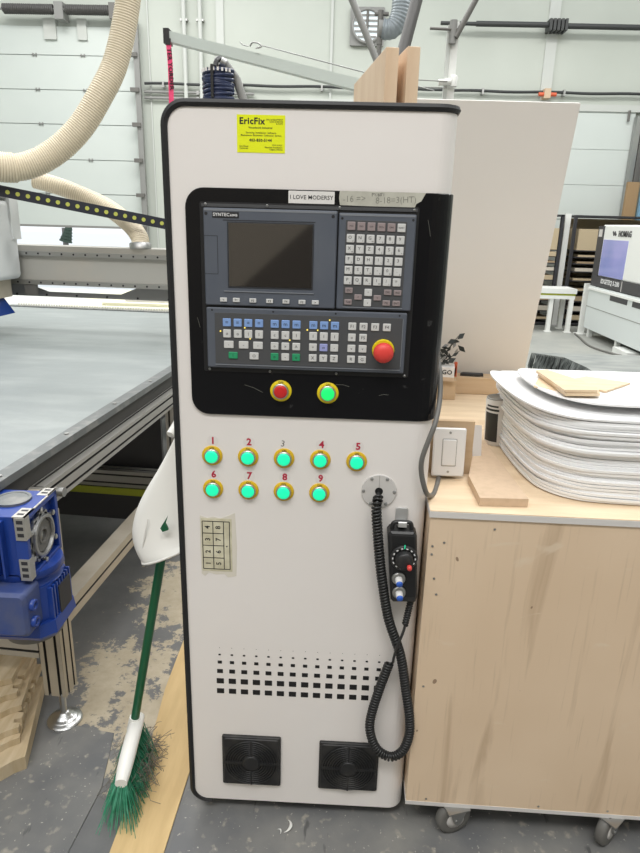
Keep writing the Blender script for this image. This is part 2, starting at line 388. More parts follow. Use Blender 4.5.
for x0, x1, y0, z0, z1, m in ((-4.62, -4.48, 10.1, 4.44, 4.68, 'pipe_grey'), (-3.75, -3.5, 10.1, 4.46, 4.68, 'pipe_dark'), (-4.9, -4.7, 10.3, 4.2, 4.5, 'trim'), (-4.35, -4.2, 10.3, 4.2, 4.5, 'trim')):
    mb = MB(); mb.box(x0, x1, y0, 10.335 if z1 > 4.6 else 10.395, z0, z1, m); mb.build('bracket', r)
# panel joints on the far wall
for i, (x, z0, z1, w) in enumerate([(-3.22, 0, H, .02), (-2.05, 0, H, .12), (-.25, 0, H, .04), (.95, 0, H, .02), (3.24, 0, H, .17)]):
    mb = MB(); mb.box(x-w/2, x+w/2, WY-.03, WY+.01, z0, z1, 'trim'); struct(mb.build('trim_%d' % (i+1)))
for x, lab in ((-2.62, 'white vertical conduit on far wall, nearer the raised door'), (-2.36, 'white vertical conduit on far wall, nearer the jib boom')):
    mb = MB(); mb.cyl((x, WY-.08, 0), (x, WY-.08, H), .035, 'trim', n=12)
    for z in (1.5, 3., 4.5): mb.box(x-.06, x+.06, WY-.09, WY, z, z+.03, 'steel')
    tag(mb.build('wall_conduit'), lab, 'conduit')
mb = MB(); P = []
for i in range(60): x = -3.3+i*.14; P.append((x, WY-.09, 3.59+.006*math.sin(i*.7)-(.01 if i > 35 else 0)))
mb.tube(P, .022, 'cable_dark', n=8)
for i in range(7): mb.box(-3+i*1.3, -2.97+i*1.3, WY-.13, WY, 3.53, 3.62, 'steel')
tag(mb.build('wall_cable'), 'long sagging black cable clipped along the far wall', 'cable')
for z, lab in ((3.47, 'upper thin grey pipe below the black wall cable, behind cabinet top left'), (3.38, 'lower thin grey pipe below the black wall cable, behind cabinet top left')):
    mb = MB(); mb.cyl((-3.32, WY-.06, z), (-1.5, WY-.06, z), .022, 'pipe_grey', n=8); mb.box(-2.45, -2.41, WY-.08, WY, z-.03, z+.03, 'steel'); tag(mb.build('wall_pipe'), lab, 'pipe')
mb = MB(); mb.box(-.9, 1.8, WY-.09, WY, 3.36, 3.42, 'trim'); tag(mb.build('cable_tray'), 'pale narrow cable tray on far wall just above the control cabinet', 'cable tray')
mb = MB(); mb.cyl((1.45, 10.2, 4.5), (6.9, 10.2, 4.48), .028, 'cable_dark', n=10); mb.cyl((2.0, 10.2, 4.5), (3.1, 10.2, 4.5), .04, 'cable_dark', n=10); mb.cyl((3.35, 10.2, 4.49), (6.9, 10.2, 4.48), .04, 'cable_dark', n=10)
for k in range(5): mb.box(3.12+k*.06, 3.16+k*.06, 10.14, 10.385, 4.42, 4.58, 'cable_dark')
tag(mb.build('door_shaft'), 'dark horizontal shaft high on the far wall at upper right', 'shaft')
mb = MB(); mb.cyl((3.1, 10.25, 3.54), (3.38, 10.25, 3.54), .03, 'orange_red', n=8); mb.box(3.18, 3.28, 10.2, 10.4, 3.48, 3.62, 'mdf'); tag(mb.build('cable_bracket'), 'small reddish bracket holding the black cable at the wall column', 'bracket')
# right-hand sectional door
mb = MB()
for a, b in zip((1.65, 2.2, 2.75, 3.3), (2.2, 2.75, 3.3, 3.32)): mb.box(3.35, 4.72, WY-.06, WY-.02, a+.006, b, 'door_panel')
mb.box(3.35, 4.72, WY-.04, WY-.01, 0, 3.32, 'seam'); mb.box(3.35, 4.72, WY-.06, WY-.02, .02, 1.64, 'door_panel'); mb.box(3.3, 5.2, WY-.08, WY, 3.32, 3.42, 'trim'); mb.cyl((4.6, WY-.1, 3.18), (4.6, WY-.1, 3.34), .02, 'pipe_dark', n=6)
struct(mb.build('door_2'))
mb = MB(); mb.box(4.70, 4.78, WY-.2, WY-.08, 0, 3.25, 'steel'); mb.box(4.79, 4.88, WY-.22, WY-.1, 0, 3.3, 'pipe_dark'); tag(mb.build('door_track'), 'grey vertical steel door track at far right edge of the photo', 'door track')
# leaning tall sheets at the far right
mb = MB(); mb.box(4.66, 4.85, 10.05, 10.12, 0, 2.25, 'cardboard'); tag(mb.build('cardboard_strip'), 'tall brown cardboard strip standing behind the racks at far right', 'cardboard')
mb = MB(); mb.box(4.87, 5.4, 9.98, 10.05, 0, 2.75, 'blue_sheet', rot=rad(2)); tag(mb.build('blue_panel'), 'tall light blue panel standing at the far right edge', 'panel')
# louvered fan in the wall
r = thing('wall_fan', (.31, 10.38, 4.27), 'square wall exhaust fan with round bright louvers, high up', 'fan')
mb = MB(); mb.prism(rrect(.04, .58, 4.20, 4.74, .02), 'y', 10.39, 10.33, 'pipe_grey'); mb.build('housing', r)
mb = MB(); mb.lathe((.31, 10.33, 4.47), (0, -1, 0), [(0, .25), (.05, .25), (.05, .215), (.0, .215)], 'pipe_grey', n=32, caps=False); mb.build('ring', r)
mb = MB(); mb.cyl((.31, 10.328, 4.47), (.31, 10.32, 4.47), .214, 'fan_glow', n=32); mb.build('louver_opening', r)
for k in range(5):
    z = 4.32+k*.075; w = math.sqrt(max(.01, .21**2-(z-4.47)**2)); mb = MB(); mb.box(.31-w, .31+w, 10.29, 10.315, z-.015, z+.012, 'pipe_grey'); mb.build('louver_blade', r)
mb = MB(); mb.cyl((.31, 10.28, 4.27), (.31, 10.28, 4.67), .02, 'pipe_dark', n=8); mb.build('fan_stay', r)
# outdoors seen under the raised door
mb = MB(); mb.box(-30, 6, WY+.2, 60, -.12, -.02, 'snow'); struct(mb.build('ground'))
mb = MB(); mb.cyl((-11.55, 26, 0), (-11.55, 26, 1.0), .12, 'pipe_dark', n=8)
for k in range(8):
    a = .45+k*.12; mb.lathe((-11.55+k*.04, 26, a), (.25, 0, 1), [(0, .27*(1-k*.1)), (.1, .22*(1-k*.1)), (.2, .08*(1-k*.09))], 'conifer', n=9, smooth=False)
tag(mb.build('small_conifer'), 'small dark conifer outdoors, seen under the raised door', 'tree')
mb = MB(); mb.lathe((-7.4, 26, 0), (0, 0, 1), [(0, .6), (.5, .65), (.8, .45), (1.0, .25), (1.08, .05)], 'gantry_tray', n=9, smooth=False); tag(mb.build('covered_heap'), 'grey covered heap outdoors right of the conifer under the raised door', 'heap')

# ------------------------------------------------------------------ control cabinet
cab = thing('control_cabinet', (.02, .25, 0), 'tall white control cabinet with black glossy console and screen', 'control cabinet')
AC, AR = .262, .038; AL = AR*PI/2
def F(s, z, off=0):
    if s <= AC: p, n = Vector((s, 0, z)), Vector((0, -1, 0))
    elif s <= AC+AL:
        t = (s-AC)/AR; n = Vector((math.sin(t), -math.cos(t), 0)); p = Vector((AC, AR, z))+n*AR
    else: n = Vector((1, 0, 0)); p = Vector((.300, AR+s-AC-AL, z))
    return p+n*off
def wrapped(mb, s0, s1, z0, z1, rl, rr, o0, o1, m, nz=2):
    S = set()
    for k in range(9): S.add(s0+rl*(1-math.cos(PI/2*k/8)))
    for k in range(9): S.add(s1-rr*(1-math.cos(PI/2*k/8)))
    s = max(s0+rl, AC); 
    for k in range(9):
        q = AC+AL*k/8
        if s0+rl < q < s1-rr: S.add(q)
    S = sorted(S)
    def zz(s):
        d = 0
        if s < s0+rl: d = rl-math.sqrt(max(0, rl*rl-(s0+rl-s)**2))
        if s > s1-rr: d = rr-math.sqrt(max(0, rr*rr-(s-s1+rr)**2))
        return z0+d, z1-d
    L = []
    for s in S:
        a, b = zz(s); c = .0015
        L.append([F(s, a, o0), F(s, a, o1-c), F(s, a+c, o1), F(s, b-c, o1), F(s, b, o1-c), F(s, b, o0)])
    mb.loops(L, m, True, False)
# shell behind the door: plan outline extruded
plan = [(-.245, .012), (AC, .012)]+[(AC+(AR-.012)*math.sin(t), AR-(AR-.012)*math.cos(t)) for t in [PI/2*k/8 for k in range(1, 9)]]+[(.288, .55), (-.245, .55)]
mb = MB(); mb.prism(plan, 'z', .075, 1.650, 'shell'); pt = [(-.208, .012)]+plan[1:-1]+[(-.208, .55)]; mb.prism(pt, 'z', .045, .075, 'shell'); mb.prism(pt, 'z', 1.650, 1.6895, 'shell'); mb.box(-.22, .27, .05, .5, .03, .045, 'black_rubber')
for x in (-.2, .24):
    for y in (.08, .48): mb.cyl((x, y, 0), (x, y, .035), .022, 'black_rubber')
mb.build('cabinet_body', cab)
mb = MB(); wrapped(mb, -.241, AC+AL+.5, .039, 1.689, .034, .001, -.012, .001, 'white_coat'); mb.build('front_panel', cab)
# black rubber trim round the door
S1 = AC+AL+.5
def trim_path(off, rl):
    P = []
    x0 = -.241-off; zb = .040-off*.7; zt = 1.689+off; rr = rl+off
    P += [(x0+rr+.01, zb)]+[(x0+rr-rr*math.sin(t), zb+rr-rr*math.cos(t)) for t in [PI/2*k/10 for k in range(11)]]
    P += [(x0+rr-rr*math.cos(t), zt-rr+rr*math.sin(t)) for t in [PI/2*k/10 for k in range(11)]]
    P += [(s, zt) for s in [AC+AL*k/8 for k in range(9)]+[S1]]
    return P
A, B = trim_path(0, .034), trim_path(.0125, .034)
mb = MB(); mb.loops([[F(*a, -.012), F(*a, .004), F(a[0]*.5+b[0]*.5, a[1]*.5+b[1]*.5, .007), F(*b, .004), F(*b, -.014)] for a, b in zip(A, B)], 'black_rubber', True)
mb.build('edge_trim', cab)
# top cover plate
pl2 = [(-.209, .0), (AC, .0)]+[(AC+AR*math.sin(t), AR-AR*math.cos(t)) for t in [PI/2*k/8 for k in range(1, 9)]]+[(.300, .55), (-.209, .55)]
mb = MB(); mb.prism([(x, y+.012) for x, y in pl2[:-2]]+pl2[-2:], 'z', 1.690, 1.7005, 'black_rubber'); mb.build('top_cover', cab)
mb = MB(); wrapped(mb, -.212, AC+AL+.015, 1.096, 1.548, .036, .012, .0, .006, 'gloss_black'); bez = mb.build('console_bezel', cab)
bez['label'] = 'glossy black console panel with rounded left corners'
# recessed groove round the units
mb = MB(); mb.plate(-.184, .238, 1.190, 1.522, -.0055, -.0068, 'groove', .004, .0005); mb.box(-.18, .234, -.0085, -.0068, 1.5135, 1.5195, 'panel_dark'); mb.build('console_recess', cab)
Y0 = -.0068
def screw(mb, x, z, y, r=.0028, m='steel'): mb.lathe((x, y, z), (0, -1, 0), [(0, r), (.0012, r), (.0018, r*.6)], m, n=10); mb.box(x-r*.7, x+r*.7, y-.0021, y-.0017, z-.0004, z+.0004, 'ink')
su = MB(); su.plate(-.1755, .0825, 1.327, 1.5115, Y0, Y0-.008, 'panel_grey', .003, .002)
su.box(-.1735, .0805, Y0-.0085, Y0-.0078, 1.5062, 1.5095, 'bevel_light')
for a in ((-.176, -.149, 1.4595, 1.4605), (-.1495, -.1485, 1.388, 1.4605), (-.176, -.149, 1.3875, 1.3885)): su.box(a[0], a[1], Y0-.0083, Y0-.0078, a[2], a[3], 'panel_line')
su.box(-.1375, .0405, Y0-.0095, Y0-.0078, 1.3545, 1.3562, 'bevel_light'); su.box(-.1375, .0405, Y0-.0083, Y0-.0078, 1.4885, 1.4905, 'panel_line')
for x in (-.170, .074):
    for z in (1.501,): su.cyl((x, Y0-.0078, z), (x, Y0-.0084, z), .0032, 'ink', n=12)
su = su.build('screen_unit', cab)
mb = MB(); mb.plate(-.1300, .0385, 1.362, 1.4875, Y0-.0078, Y0-.0088, 'panel_line', .002, .0005); mb.build('screen_frame', su)
mb = MB(); mb.plate(-.1272, .0357, 1.365, 1.4850, Y0-.0086, Y0-.0094, 'screen', .001, .0002); mb.build('screen', su)
mb = MB(); mb.plate(-.158, -.1065, 1.4935, 1.5045, Y0-.0078, Y0-.0088, 'ink', .001, .0003)
mb.text('SYNTEC', .0085, TF(-.1405, Y0-.009, 1.4992), 'ink_white', .0002, .015); mb.text('60MB', .0058, TF(-.1165, Y0-.009, 1.4985), 'ink_white', .0002, .02); mb.build('name_plate', su)
for i, x in enumerate((-.139, -.1135, -.0805, -.047, -.0144, .0174, .0438)):
    mb = MB(); mb.plate(x-.0068, x+.0068, 1.3345, 1.3425, Y0-.0078, Y0-.0105, 'key_white', .001, .0006)
    mb.text(['<', 'F1', 'F2', 'F3', 'F4', 'F5', '>'][i], .0062, TF(x, Y0-.0107, 1.3383), 'ink', .0001); mb.build('function_key', su)
kp = MB(); kp.plate(.0855, .2325, 1.327, 1.5085, Y0, Y0-.008, 'panel_grey', .003, .002); kp.box(.0875, .2305, Y0-.0085, Y0-.0078, 1.5035, 1.5065, 'bevel_light')
kp.plate(.0985, .2155, 1.333, 1.4955, Y0-.0078, Y0-.0084, 'panel_dark', .002, .0003); kp.box(.098, .216, Y0-.0095, Y0-.0078, 1.3305, 1.3320, 'bevel_light')
for x in (.0915, .2265): kp.cyl((x, Y0-.0078, 1.4985), (x, Y0-.0084, 1.4985), .0025, 'ink', n=10)
kp = kp.build('keypad', cab)
def key(parent, x, z, w, h, m, t='', sub='', yb=Y0-.0084, ts=.0085):
    mb = MB(); mb.plate(x-w/2, x+w/2, z-h/2, z+h/2, yb, yb-.0022, m, .0015, .0008)
    if t: mb.text(t, ts, TF(x-(.0012 if sub else 0), yb-.0023, z+(.0015 if sub else 0)), 'ink', .0001)
    if sub: mb.text(sub, .0042, TF(x+.0042, yb-.0023, z-.0045), 'ink', .0001)
    return mb.build('key', parent)
cols = [.1095+.0191*i for i in range(6)]
rows = [1.4850, 1.4625, 1.4423, 1.4223, 1.4030, 1.3832]
T = [['POS', 'PRG', 'OFS', 'MON', 'GPH', 'RESET'], list('ONG789'), list('XYZ456'), list('FDH123'), list('MST-0.'), list('PQRI/=')]
for j, z in enumerate(rows):
    for i, x in enumerate(cols):
        big = j > 0
        key(kp, x-.0006*j, z-.00025*i*1, .0152, .0155, 'key_pink' if (j == 0 and i < 5) else 'key_white', T[j][i], ('ABCEJKUVWLI,#;:[]<>()*+!?&'[(j*6+i) % 25] if big else ''), ts=.0085 if big else .0042)
for x, z, m, t in ((.1095, 1.3640, 'key_pink', 'ESC'), (.1475, 1.3610, 'key_white', '^'), (.1858, 1.3625, 'key_pink', 'DEL'), (.205, 1.362, 'key_pink', 'INS'),
                   (.1280, 1.3515, 'key_pink', '<'), (.166, 1.3510, 'key_pink', '>'), (.1085, 1.3415, 'key_pink', 'TAB'), (.1468, 1.341, 'key_white', 'v'), (.184, 1.3415, 'key_pink', 'PG'), (.2035, 1.3415, 'key_pink', 'ENT')):
    key(kp, x, z, .0148, .0105 if t not in '^v' else .014, m, t, ts=.0055)
op = MB(); op.plate(-.1745, .2270, 1.2000, 1.3225, Y0, Y0-.008, 'panel_grey', .003, .002)
op.plate(-.158, .2190, 1.2085, 1.3125, Y0-.0078, Y0-.0086, 'panel_dark', .002, .0003); op.box(-.158, .2190, Y0-.010, Y0-.0078, 1.2062, 1.2078, 'bevel_light'); op.box(.2192, .2204, Y0-.0092, Y0-.0078, 1.214, 1.31, 'bevel_light')
for x in (-.163, -.04, .085, .212): op.cyl((x, Y0-.0078, 1.3175), (x, Y0-.0084, 1.3175), .002, 'ink', n=10)
op = op.build('operator_panel', cab)
yb = Y0-.0086
KX = lambda L: [-.1331+(x+.1326)*1.037 for x in L]
g1 = [-.1326, -.1116, -.0909, -.070]; g2 = [-.0395, -.0185, .0028]; g3 = [.0354, .0562, .0771]; g4 = [.1105, .1322, .1545, .177]
g1, g2, g3, g4 = map(KX, (g1, g2, g3, g4))
r1, r2, r3, r4 = 1.2935, 1.2712, 1.2488, 1.2268
for x in g1+g2+g3: key(op, x, r1, .0162, .0158, 'key_blue', '=' if x in g1 else 'm', yb=yb, ts=.011)
for i, x in enumerate(g4): key(op, x, r1, .0158, .0150, 'key_white', 'F%d' % (i+1), yb=yb, ts=.0085)
for i, x in enumerate(g1+g2+g3): key(op, x, r2, .0158, .0165, 'key_white', 'ooIIccIIII'[i], yb=yb, ts=.009)
key(op, g4[0], r2, .0152, .0155, 'key_white', 'o', yb=yb); key(op, g4[1], r2, .0152, .0155, 'key_white', 'F5', yb=yb, ts=.0085)
for x in (-.130, -.0997, -.0705): key(op, x, r3, .0195, .0150, 'key_white', '-', yb=yb)
for i, x in enumerate(g2+g3+g4[:2]): key(op, x, r3, .0158, .0150, 'key_violet' if x == g3[1] else 'key_white', 'oxA+m-vv'[i], yb=yb, ts=.008)
key(op, -.1215, r4, .0185, .0135, 'key_green', 'I', yb=yb); key(op, -.0785, r4, .0185, .0145, 'key_white', 'O', yb=yb)
for i, x in enumerate(g2+g3+g4[:2]): key(op, x, r4, .0158, .0148, 'key_green' if x in (g2[0], g2[2]) else 'key_white', 'o-oXYZRG'[i], yb=yb, ts=.009)
for x, z in ((-.1465, 1.2755), (-.097, 1.2838), (-.0865, 1.2617), (-.006, 1.2615), (.029, 1.2835), (.050, 1.2835), (.0735, 1.3045)):
    mb = MB(); mb.cyl((x, yb, z), (x, yb-.0012, z), .0015, 'led', n=10); mb.build('indicator_light', op)
c = (.183, yb, 1.2455)
es = MB(); es.lathe((c[0], c[1], c[2]+.0022), (0, -1, 0), [(0, .0220), (.003, .0225), (.005, .0205)], 'yellow_ring', n=32); es = es.build('emergency_stop', op)
mb = MB(); mb.lathe(c, (0, -1, 0), [(.004, .011), (.015, .0105), (.016, .0185), (.018, .0205), (.023, .0200), (.028, .0160), (.0315, .008), (.0317, .001)], 'estop_red', n=32); es2 = None
mb.build('stop_mushroom', op)
# screws on the console
for x, z in ((-.172, 1.518), (-.053, 1.5175), (.086, 1.5175), (.228, 1.5165), (-.172, 1.195), (-.047, 1.194), (.09, 1.194), (.230, 1.194)): mb = MB(); screw(mb, x, z, Y0-.001); mb.build('screw', bez)
mb = MB()
for a, b in (((-.10, 1.163), (-.062, 1.148)), ((.09, 1.17), (.118, 1.167)), ((.18, 1.15), (.20, 1.152)), ((.255, 1.50), (.262, 1.47)), ((-.195, 1.30), (-.19, 1.28))):
    mb.tube([(a[0], -.0064, a[1]), ((a[0]+b[0])/2, -.0064, (a[1]+b[1])/2+.002), (b[0], -.0064, b[1])], .0003, 'ink_grey', n=4)
mb.build('scratch_marks', bez)
# push buttons
def button(x, z, y, capm, text='', ring='yellow_ring'):
    r = MB(); r.lathe((x, y, z), (0, -1, 0), [(0, .0225), (.0018, .0225), (.0026, .0215), (.0026, .012)], ring, n=32)
    if text: r.text(text, .0062, TF(x, y-.0028, z+.0182), 'ink', .0001, .01)
    r = r.build('push_button', cab)
    mb = MB(); mb.lathe((x, y, z), (0, -1, 0), [(.0024, .0168), (.007, .0168), (.010, .0160), (.010, .0135)], 'chrome', n=32); mb.build('metal_bezel', r)
    mb = MB(); mb.lathe((x, y, z), (0, -1, 0), [(.007, .0138), (.0115, .0138), (.013, .0126), (.0137, .009), (.0139, .001)], capm, n=32); mb.build('button_cap', r)
    return r
b = button(-.024, 1.153, -.006, 'red_cap', 'OFF'); b['label'] = 'red push button with yellow ring below the console'
b = button(.074, 1.152, -.006, 'green_lit2', 'ON'); b['label'] = 'bright green lit push button with yellow ring below the console'
M['amber_ring'] = mat('amber_guard_ring', (.68, .44, .015), .4)
spots = [(-.173, .998), (-.0945, .998), (-.0165, .998), (.062, .998), (.1405, .997), (-.173, .920), (-.0945, .920), (-.0165, .920), (.062, .920)]
for i, (x, z) in enumerate(spots):
    z += .0035
    b = button(x, z, -.001, 'green_lit', 'ON', 'amber_ring'); b['label'] = 'green lit push button under the number %d' % (i+1)
    mb = MB(); zz = z+.0335; xx = x+(.002 if i != 2 else -.003)
    if i != 2:
        mb.cyl((xx, -.001, zz), (xx, -.0014, zz), .0125, 'clear_sticker', n=24); mb.text(str(i+1), .0215, TF(xx, -.0016, zz), 'ink_red', .0001, .035)
    else: mb.text('3', .020, TF(xx, -.0012, zz-.001, roll=rad(-8)), 'ink', .0001, -.008)
    o = mb.build('number_sticker', cab)
# black perforation pattern
mb = MB()
for j, (z, w, h) in enumerate(((.5085, .0016, .0016), (.4890, .006, .0045), (.4675, .0105, .0085), (.4415, .0145, .0115), (.4130, .0180, .0150), (.3835, .0180, .0145))):
    for i in range(14):
        x = -.168+i*.0296
        mb.plate(x-w/2, x+w/2, z-h/2, z+h/2, -.0005, -.0014, 'groove', .001, .0001)
mb.build('ventilation_holes', cab)
# fan grilles
def fan(x0, x1, z0, z1, lab):
    cx, cz = (x0+x1)/2, (z0+z1)/2; hw = (x1-x0)/2
    r = MB(); r.plate(x0, x1, z0, z1, -.001, -.008, 'dusty_black', .004, .002)
    r.plate(x0+.004, x1-.004, z0+.004, z1-.004, -.008, -.011, 'dusty_black', .006, .002); r = r.build('fan_grille', cab); r['label'] = lab
    mb = MB(); mb.lathe((cx, -.011, cz), (0, -1, 0), [(0, hw-.006), (.0005, hw-.006)], 'groove', n=40); mb.build('fan_opening', r)
    mb = MB()
    for k in range(8):
        q = .022+k*.0062; mb.lathe((cx, -.0112, cz), (0, -1, 0), [(0, q), (.0035, q), (.0035, q+.0024), (0, q+.0024)], 'dusty_black', n=40, caps=False)
    mb.box(cx-hw+.006, cx+hw-.006, -.0155, -.0112, cz-.004, cz+.004, 'dusty_black'); mb.box(cx-.002, cx+.002, -.0150, -.0112, cz-hw+.006, cz+hw-.006, 'dusty_black')
    for k in range(10):
        for sg in (-1, 1): x = cx+sg*(.024+k*.0048); mb.box(x-.0006, x+.0006, -.0162, -.0155, cz-.0035, cz+.0035, 'groove')
    mb.lathe((cx, -.0112, cz), (0, -1, 0), [(0, .022), (.005, .021), (.0058, .018)], 'dusty_black', n=32); mb.build('guard_rings', r)
    return r
fan(-.1665, -.0175, .099, .252, 'left black square fan grille at cabinet bottom'); fan(.0800, .2305, .0985, .2475, 'right black square fan grille at cabinet bottom')
# cable gland
mb = MB(); c = (.192, -.001, .934)
mb.lathe(c, (0, -1, 0), [(0, .0385), (.003, .0385), (.004, .0375)], 'plate', n=40); gl = mb.build('cable_gland_plate', cab)
mb = MB(); mb.cyl((.192, -.0048, .934), (.192, -.0054, .934), .0088, 'groove', n=20); mb.box(.1915, .1925, -.0053, -.0048, .943, .971, 'outline'); mb.build('cable_hole', gl)
for k in range(6):
    a = rad(90+30+60*k); x, z = .192+.0335*math.cos(a), .934+.0335*math.sin(a); mb = MB(); mb.lathe((x, -.005, z), (0, -1, 0), [(0, .0036), (.0015, .0036), (.0024, .002)], 'pipe_grey', n=12); mb.build('screw', gl)
# stickers
mb = MB(); mb.plate(-.1105, -.0205, 1.6115, 1.6765, -.001, -.0016, 'card', .0005, .0001)
def ctext(t, x, z, s, m='ink', b=0, al='CENTER'): mb.text(t, s, TF(x, -.0018, z), m, .0001, b, al)
ctext('EricFix', -.1060, 1.6655, .0155, b=.03, al='LEFT'); ctext('CNC & EQUIPMENT', -.0245, 1.6685, .0036, al='RIGHT'); ctext('SALES & SERVICE', -.0245, 1.6650, .0034, al='RIGHT'); ctext('& PARTS', -.0245, 1.6615, .0034, al='RIGHT')
ctext('Woodwork Industrial', -.0665, 1.6545, .0048, b=.015); ctext('Servicing  Installation  Software', -.0655, 1.6460, .0045); ctext('Maintenance  Electronics  Calibration  Service', -.0655, 1.6415, .0040, b=.005)
ctext('403-850-5144', -.0665, 1.6330, .0068, b=.03); ctext('Eric Fiksel', -.1060, 1.6225, .0040, al='LEFT'); ctext('Technician', -.1060, 1.6190, .0038, al='LEFT'); ctext('CNC & PLC', -.0250, 1.6250, .0038, al='RIGHT'); ctext('Electrical Automation', -.0250, 1.6212, .0038, al='RIGHT'); ctext('Calgary, Alberta', -.0250, 1.6176, .0038, al='RIGHT')
mb.build('business_card_sticker', cab)['label'] = 'bright yellow printed card stuck near cabinet top'
mb = MB(); mb.plate(-.0125, .0755, 1.5235, 1.5460, -.006, -.0066, 'sticker', .0008, .0001, T=None); mb.text('I LOVE MODERSY', .0105, TF(.0315, -.0068, 1.5345), 'ink', .0001, .006); mb.build('label_sticker', cab)['label'] = 'white label reading I LOVE MODERSY'
mb = MB(); tp = [(.0860, 1.5225), (.2280, 1.5205), (.2310, 1.5280), (.2400, 1.5330), (.2480, 1.5480), (.0850, 1.5480), (.0840, 1.5350)]
mb.prism(tp, 'y', -.006, -.0066, 'tape')
for t, x, z, s, m in (('-16 =>', .113, 1.5340, .0165, 'ink_grey'), ('8-18=3(HT)', .192, 1.5335, .0165, 'ink_grey'), ('PY/60\'1', .158, 1.5425, .0085, 'ink')): mb.text(t, s, TF(x, -.0068, z, roll=rad(3)), m, .0001, -.01)
mb.build('tape_strip', cab)['label'] = 'grey masking tape with faded handwriting'
mb = MB(); R.seed(3)
P = [(-.205+.0, .852), (-.19, .846), (-.178, .850), (-.165, .846), (-.150, .852), (-.134, .860), (-.131, .78), (-.133, .712), (-.150, .708), (-.158, .716), (-.175, .714), (-.190, .718), (-.198, .709), (-.205, .715), (-.206, .78)]
NX = lambda x: -.205+(x+.205)*1.12
NZ = lambda z: .782+(z-.782)*1.08
mb.prism([(NX(a), NZ(b)) for a, b in P], 'y', -.001, -.0015, 'tape_clear'); mb.plate(NX(-.203), NX(-.141), NZ(.722), NZ(.846), -.0015, -.0019, 'paper', .001, .0001)
X = [NX(x) for x in (-.2005, -.1790, -.1575, -.1455)]; Z = [NZ(z) for z in (.839, .8115, .783, .754, .7275)]
for x in X: mb.box(x-.0009, x+.0009, -.0022, -.0018, Z[4], Z[0], 'ink')
for k, z in enumerate(Z): mb.box(X[0], X[2] if 0 < k < 4 else X[3], -.0022, -.0018, z-.0009, z+.0009, 'ink')
for k in range(4):
    z = (Z[k]+Z[k+1])/2
    mb.text('4321'[k], .016, TF((X[0]+X[1])/2, -.0021, z, roll=rad(90)), 'ink', .0001, .02); mb.text('8765'[k], .016, TF((X[1]+X[2])/2, -.0021, z, roll=rad(90)), 'ink', .0001, .02)
mb.cyl(((X[2]+X[3])/2, -.0018, .782), ((X[2]+X[3])/2, -.0024, .782), .0017, 'ink', n=10)
mb.build('table_note', cab)['label'] = 'yellowed taped paper with hand drawn table of numbers 1 to 8'
# hook for the pendant
mb = MB(); mb.plate(.2315, .2585, .855, .897, -.001, -.006, 'hook', .004, .0005); mb.prism([(-.004, .862), (-.036, .878), (-.038, .876), (-.038, .866), (-.034, .864), (-.006, .857)], 'x', .236, .254, 'hook'); mb.cyl((.238, -.004, .890), (.238, -.0055, .890), .002, 'ink', n=8); mb.cyl((.252, -.004, .890), (.252, -.0055, .890), .002, 'ink', n=8); mb.build('pendant_hook', cab)

# ------------------------------------------------------------------ handheld pendant with coiled cord
pd = thing('handwheel_pendant', (.252, -.025, .684), 'black handheld pulse pendant with dial hanging on a grey hook by its coiled cord', 'control pendant')
def skew(px, z): return px+(.865-z)*.065
mb = MB(); P = [(.214, .850), (.219, .858), (.270, .858), (.277, .850), (.2885, .700), (.285, .686), (.236, .684), (.230, .690)]
mb.prism(P, 'y', -.008, -.046, 'black_plastic', .004); mb.build('pendant_housing', pd)
mb = MB(); mb.prism([(.222, .850), (.271, .850), (.284, .700), (.236, .698)], 'y', -.046, -.0468, 'groove', .0004); mb.build('face_plate', pd)
mb = MB(); mb.tube(spline([(.224, -.028, .856), (.224, -.028, .866), (.230, -.028, .873), (.258, -.028, .874), (.265, -.028, .868), (.266, -.028, .856)], 5), .0048, 'black_plastic', n=8); mb.build('carry_loop', pd)
c = Vector((.2515, -.0468, .798))
mb = MB(); mb.lathe(c, (0, -1, 0), [(0, .0300), (.004, .0300), (.006, .0275), (.006, .0215), (.003, .0205)], 'black_plastic', n=40)
for k in range(14): 
    a = 2*PI*k/14; q = c+Vector((math.cos(a)*.0245, -.0064, math.sin(a)*.0245)); mb.box(-.0022, .0022, -.0004, .0004, -.0013, .0013, 'ink_white', T=Matrix.Translation(q)@Matrix.Rotation(-a+PI/2, 4, 'Y'))
mb.box(.2508, .2522, -.0540, -.0525, .8225, .8315, 'green_lit'); mb.build('dial_scale', pd)
mb = MB(); mb.lathe(c, (0, -1, 0), [(.004, .0200), (.020, .0190), (.023, .0170), (.0235, .001)], 'black_plastic', n=24); mb.build('dial_knob', pd)
mb = MB(); mb.lathe(c+Vector((.0105, -.0235, -.0095)), (0, -1, 0), [(0, .0052), (.008, .0052), (.0105, .0035), (.011, .0005)], 'red_knob', n=16); mb.build('crank_knob', pd)
for x, z in ((.2435, .746), (.2465, .711)):
    k = MB(); k.lathe((x, -.0468, z), (0, -1, 0), [(0, .0150), (.003, .0150), (.0045, .0125), (.0045, .009)], 'steel', n=28); k = k.build('selector_knob', pd)
    mb = MB(); mb.lathe((x, -.050, z), (.05, -1, -.25), [(0, .0082), (.012, .0078), (.014, .0072)], 'switch_white', n=18); mb.build('knob_body', pd)
    mb = MB(); mb.lathe((x+.0007, -.0640, z-.0035), (.05, -1, -.25), [(0, .0074), (.004, .0066), (.0046, .003)], 'blue_cap', n=18); mb.build('knob_cap', pd)
cp = [(.192, .002, .932), (.190, -.018, .922), (.187, -.030, .905), (.193, -.034, .844), (.205, -.034, .753), (.223, -.032, .656), (.235, -.032, .612), (.263, -.032, .532), (.281, -.032, .438), (.295, -.034, .360), (.297, -.034, .303), (.283, -.034, .257), (.254, -.034, .240), (.220, -.033, .263), (.202, -.030, .315), (.205, -.028, .366), (.221, -.026, .440), (.238, -.026, .506)]
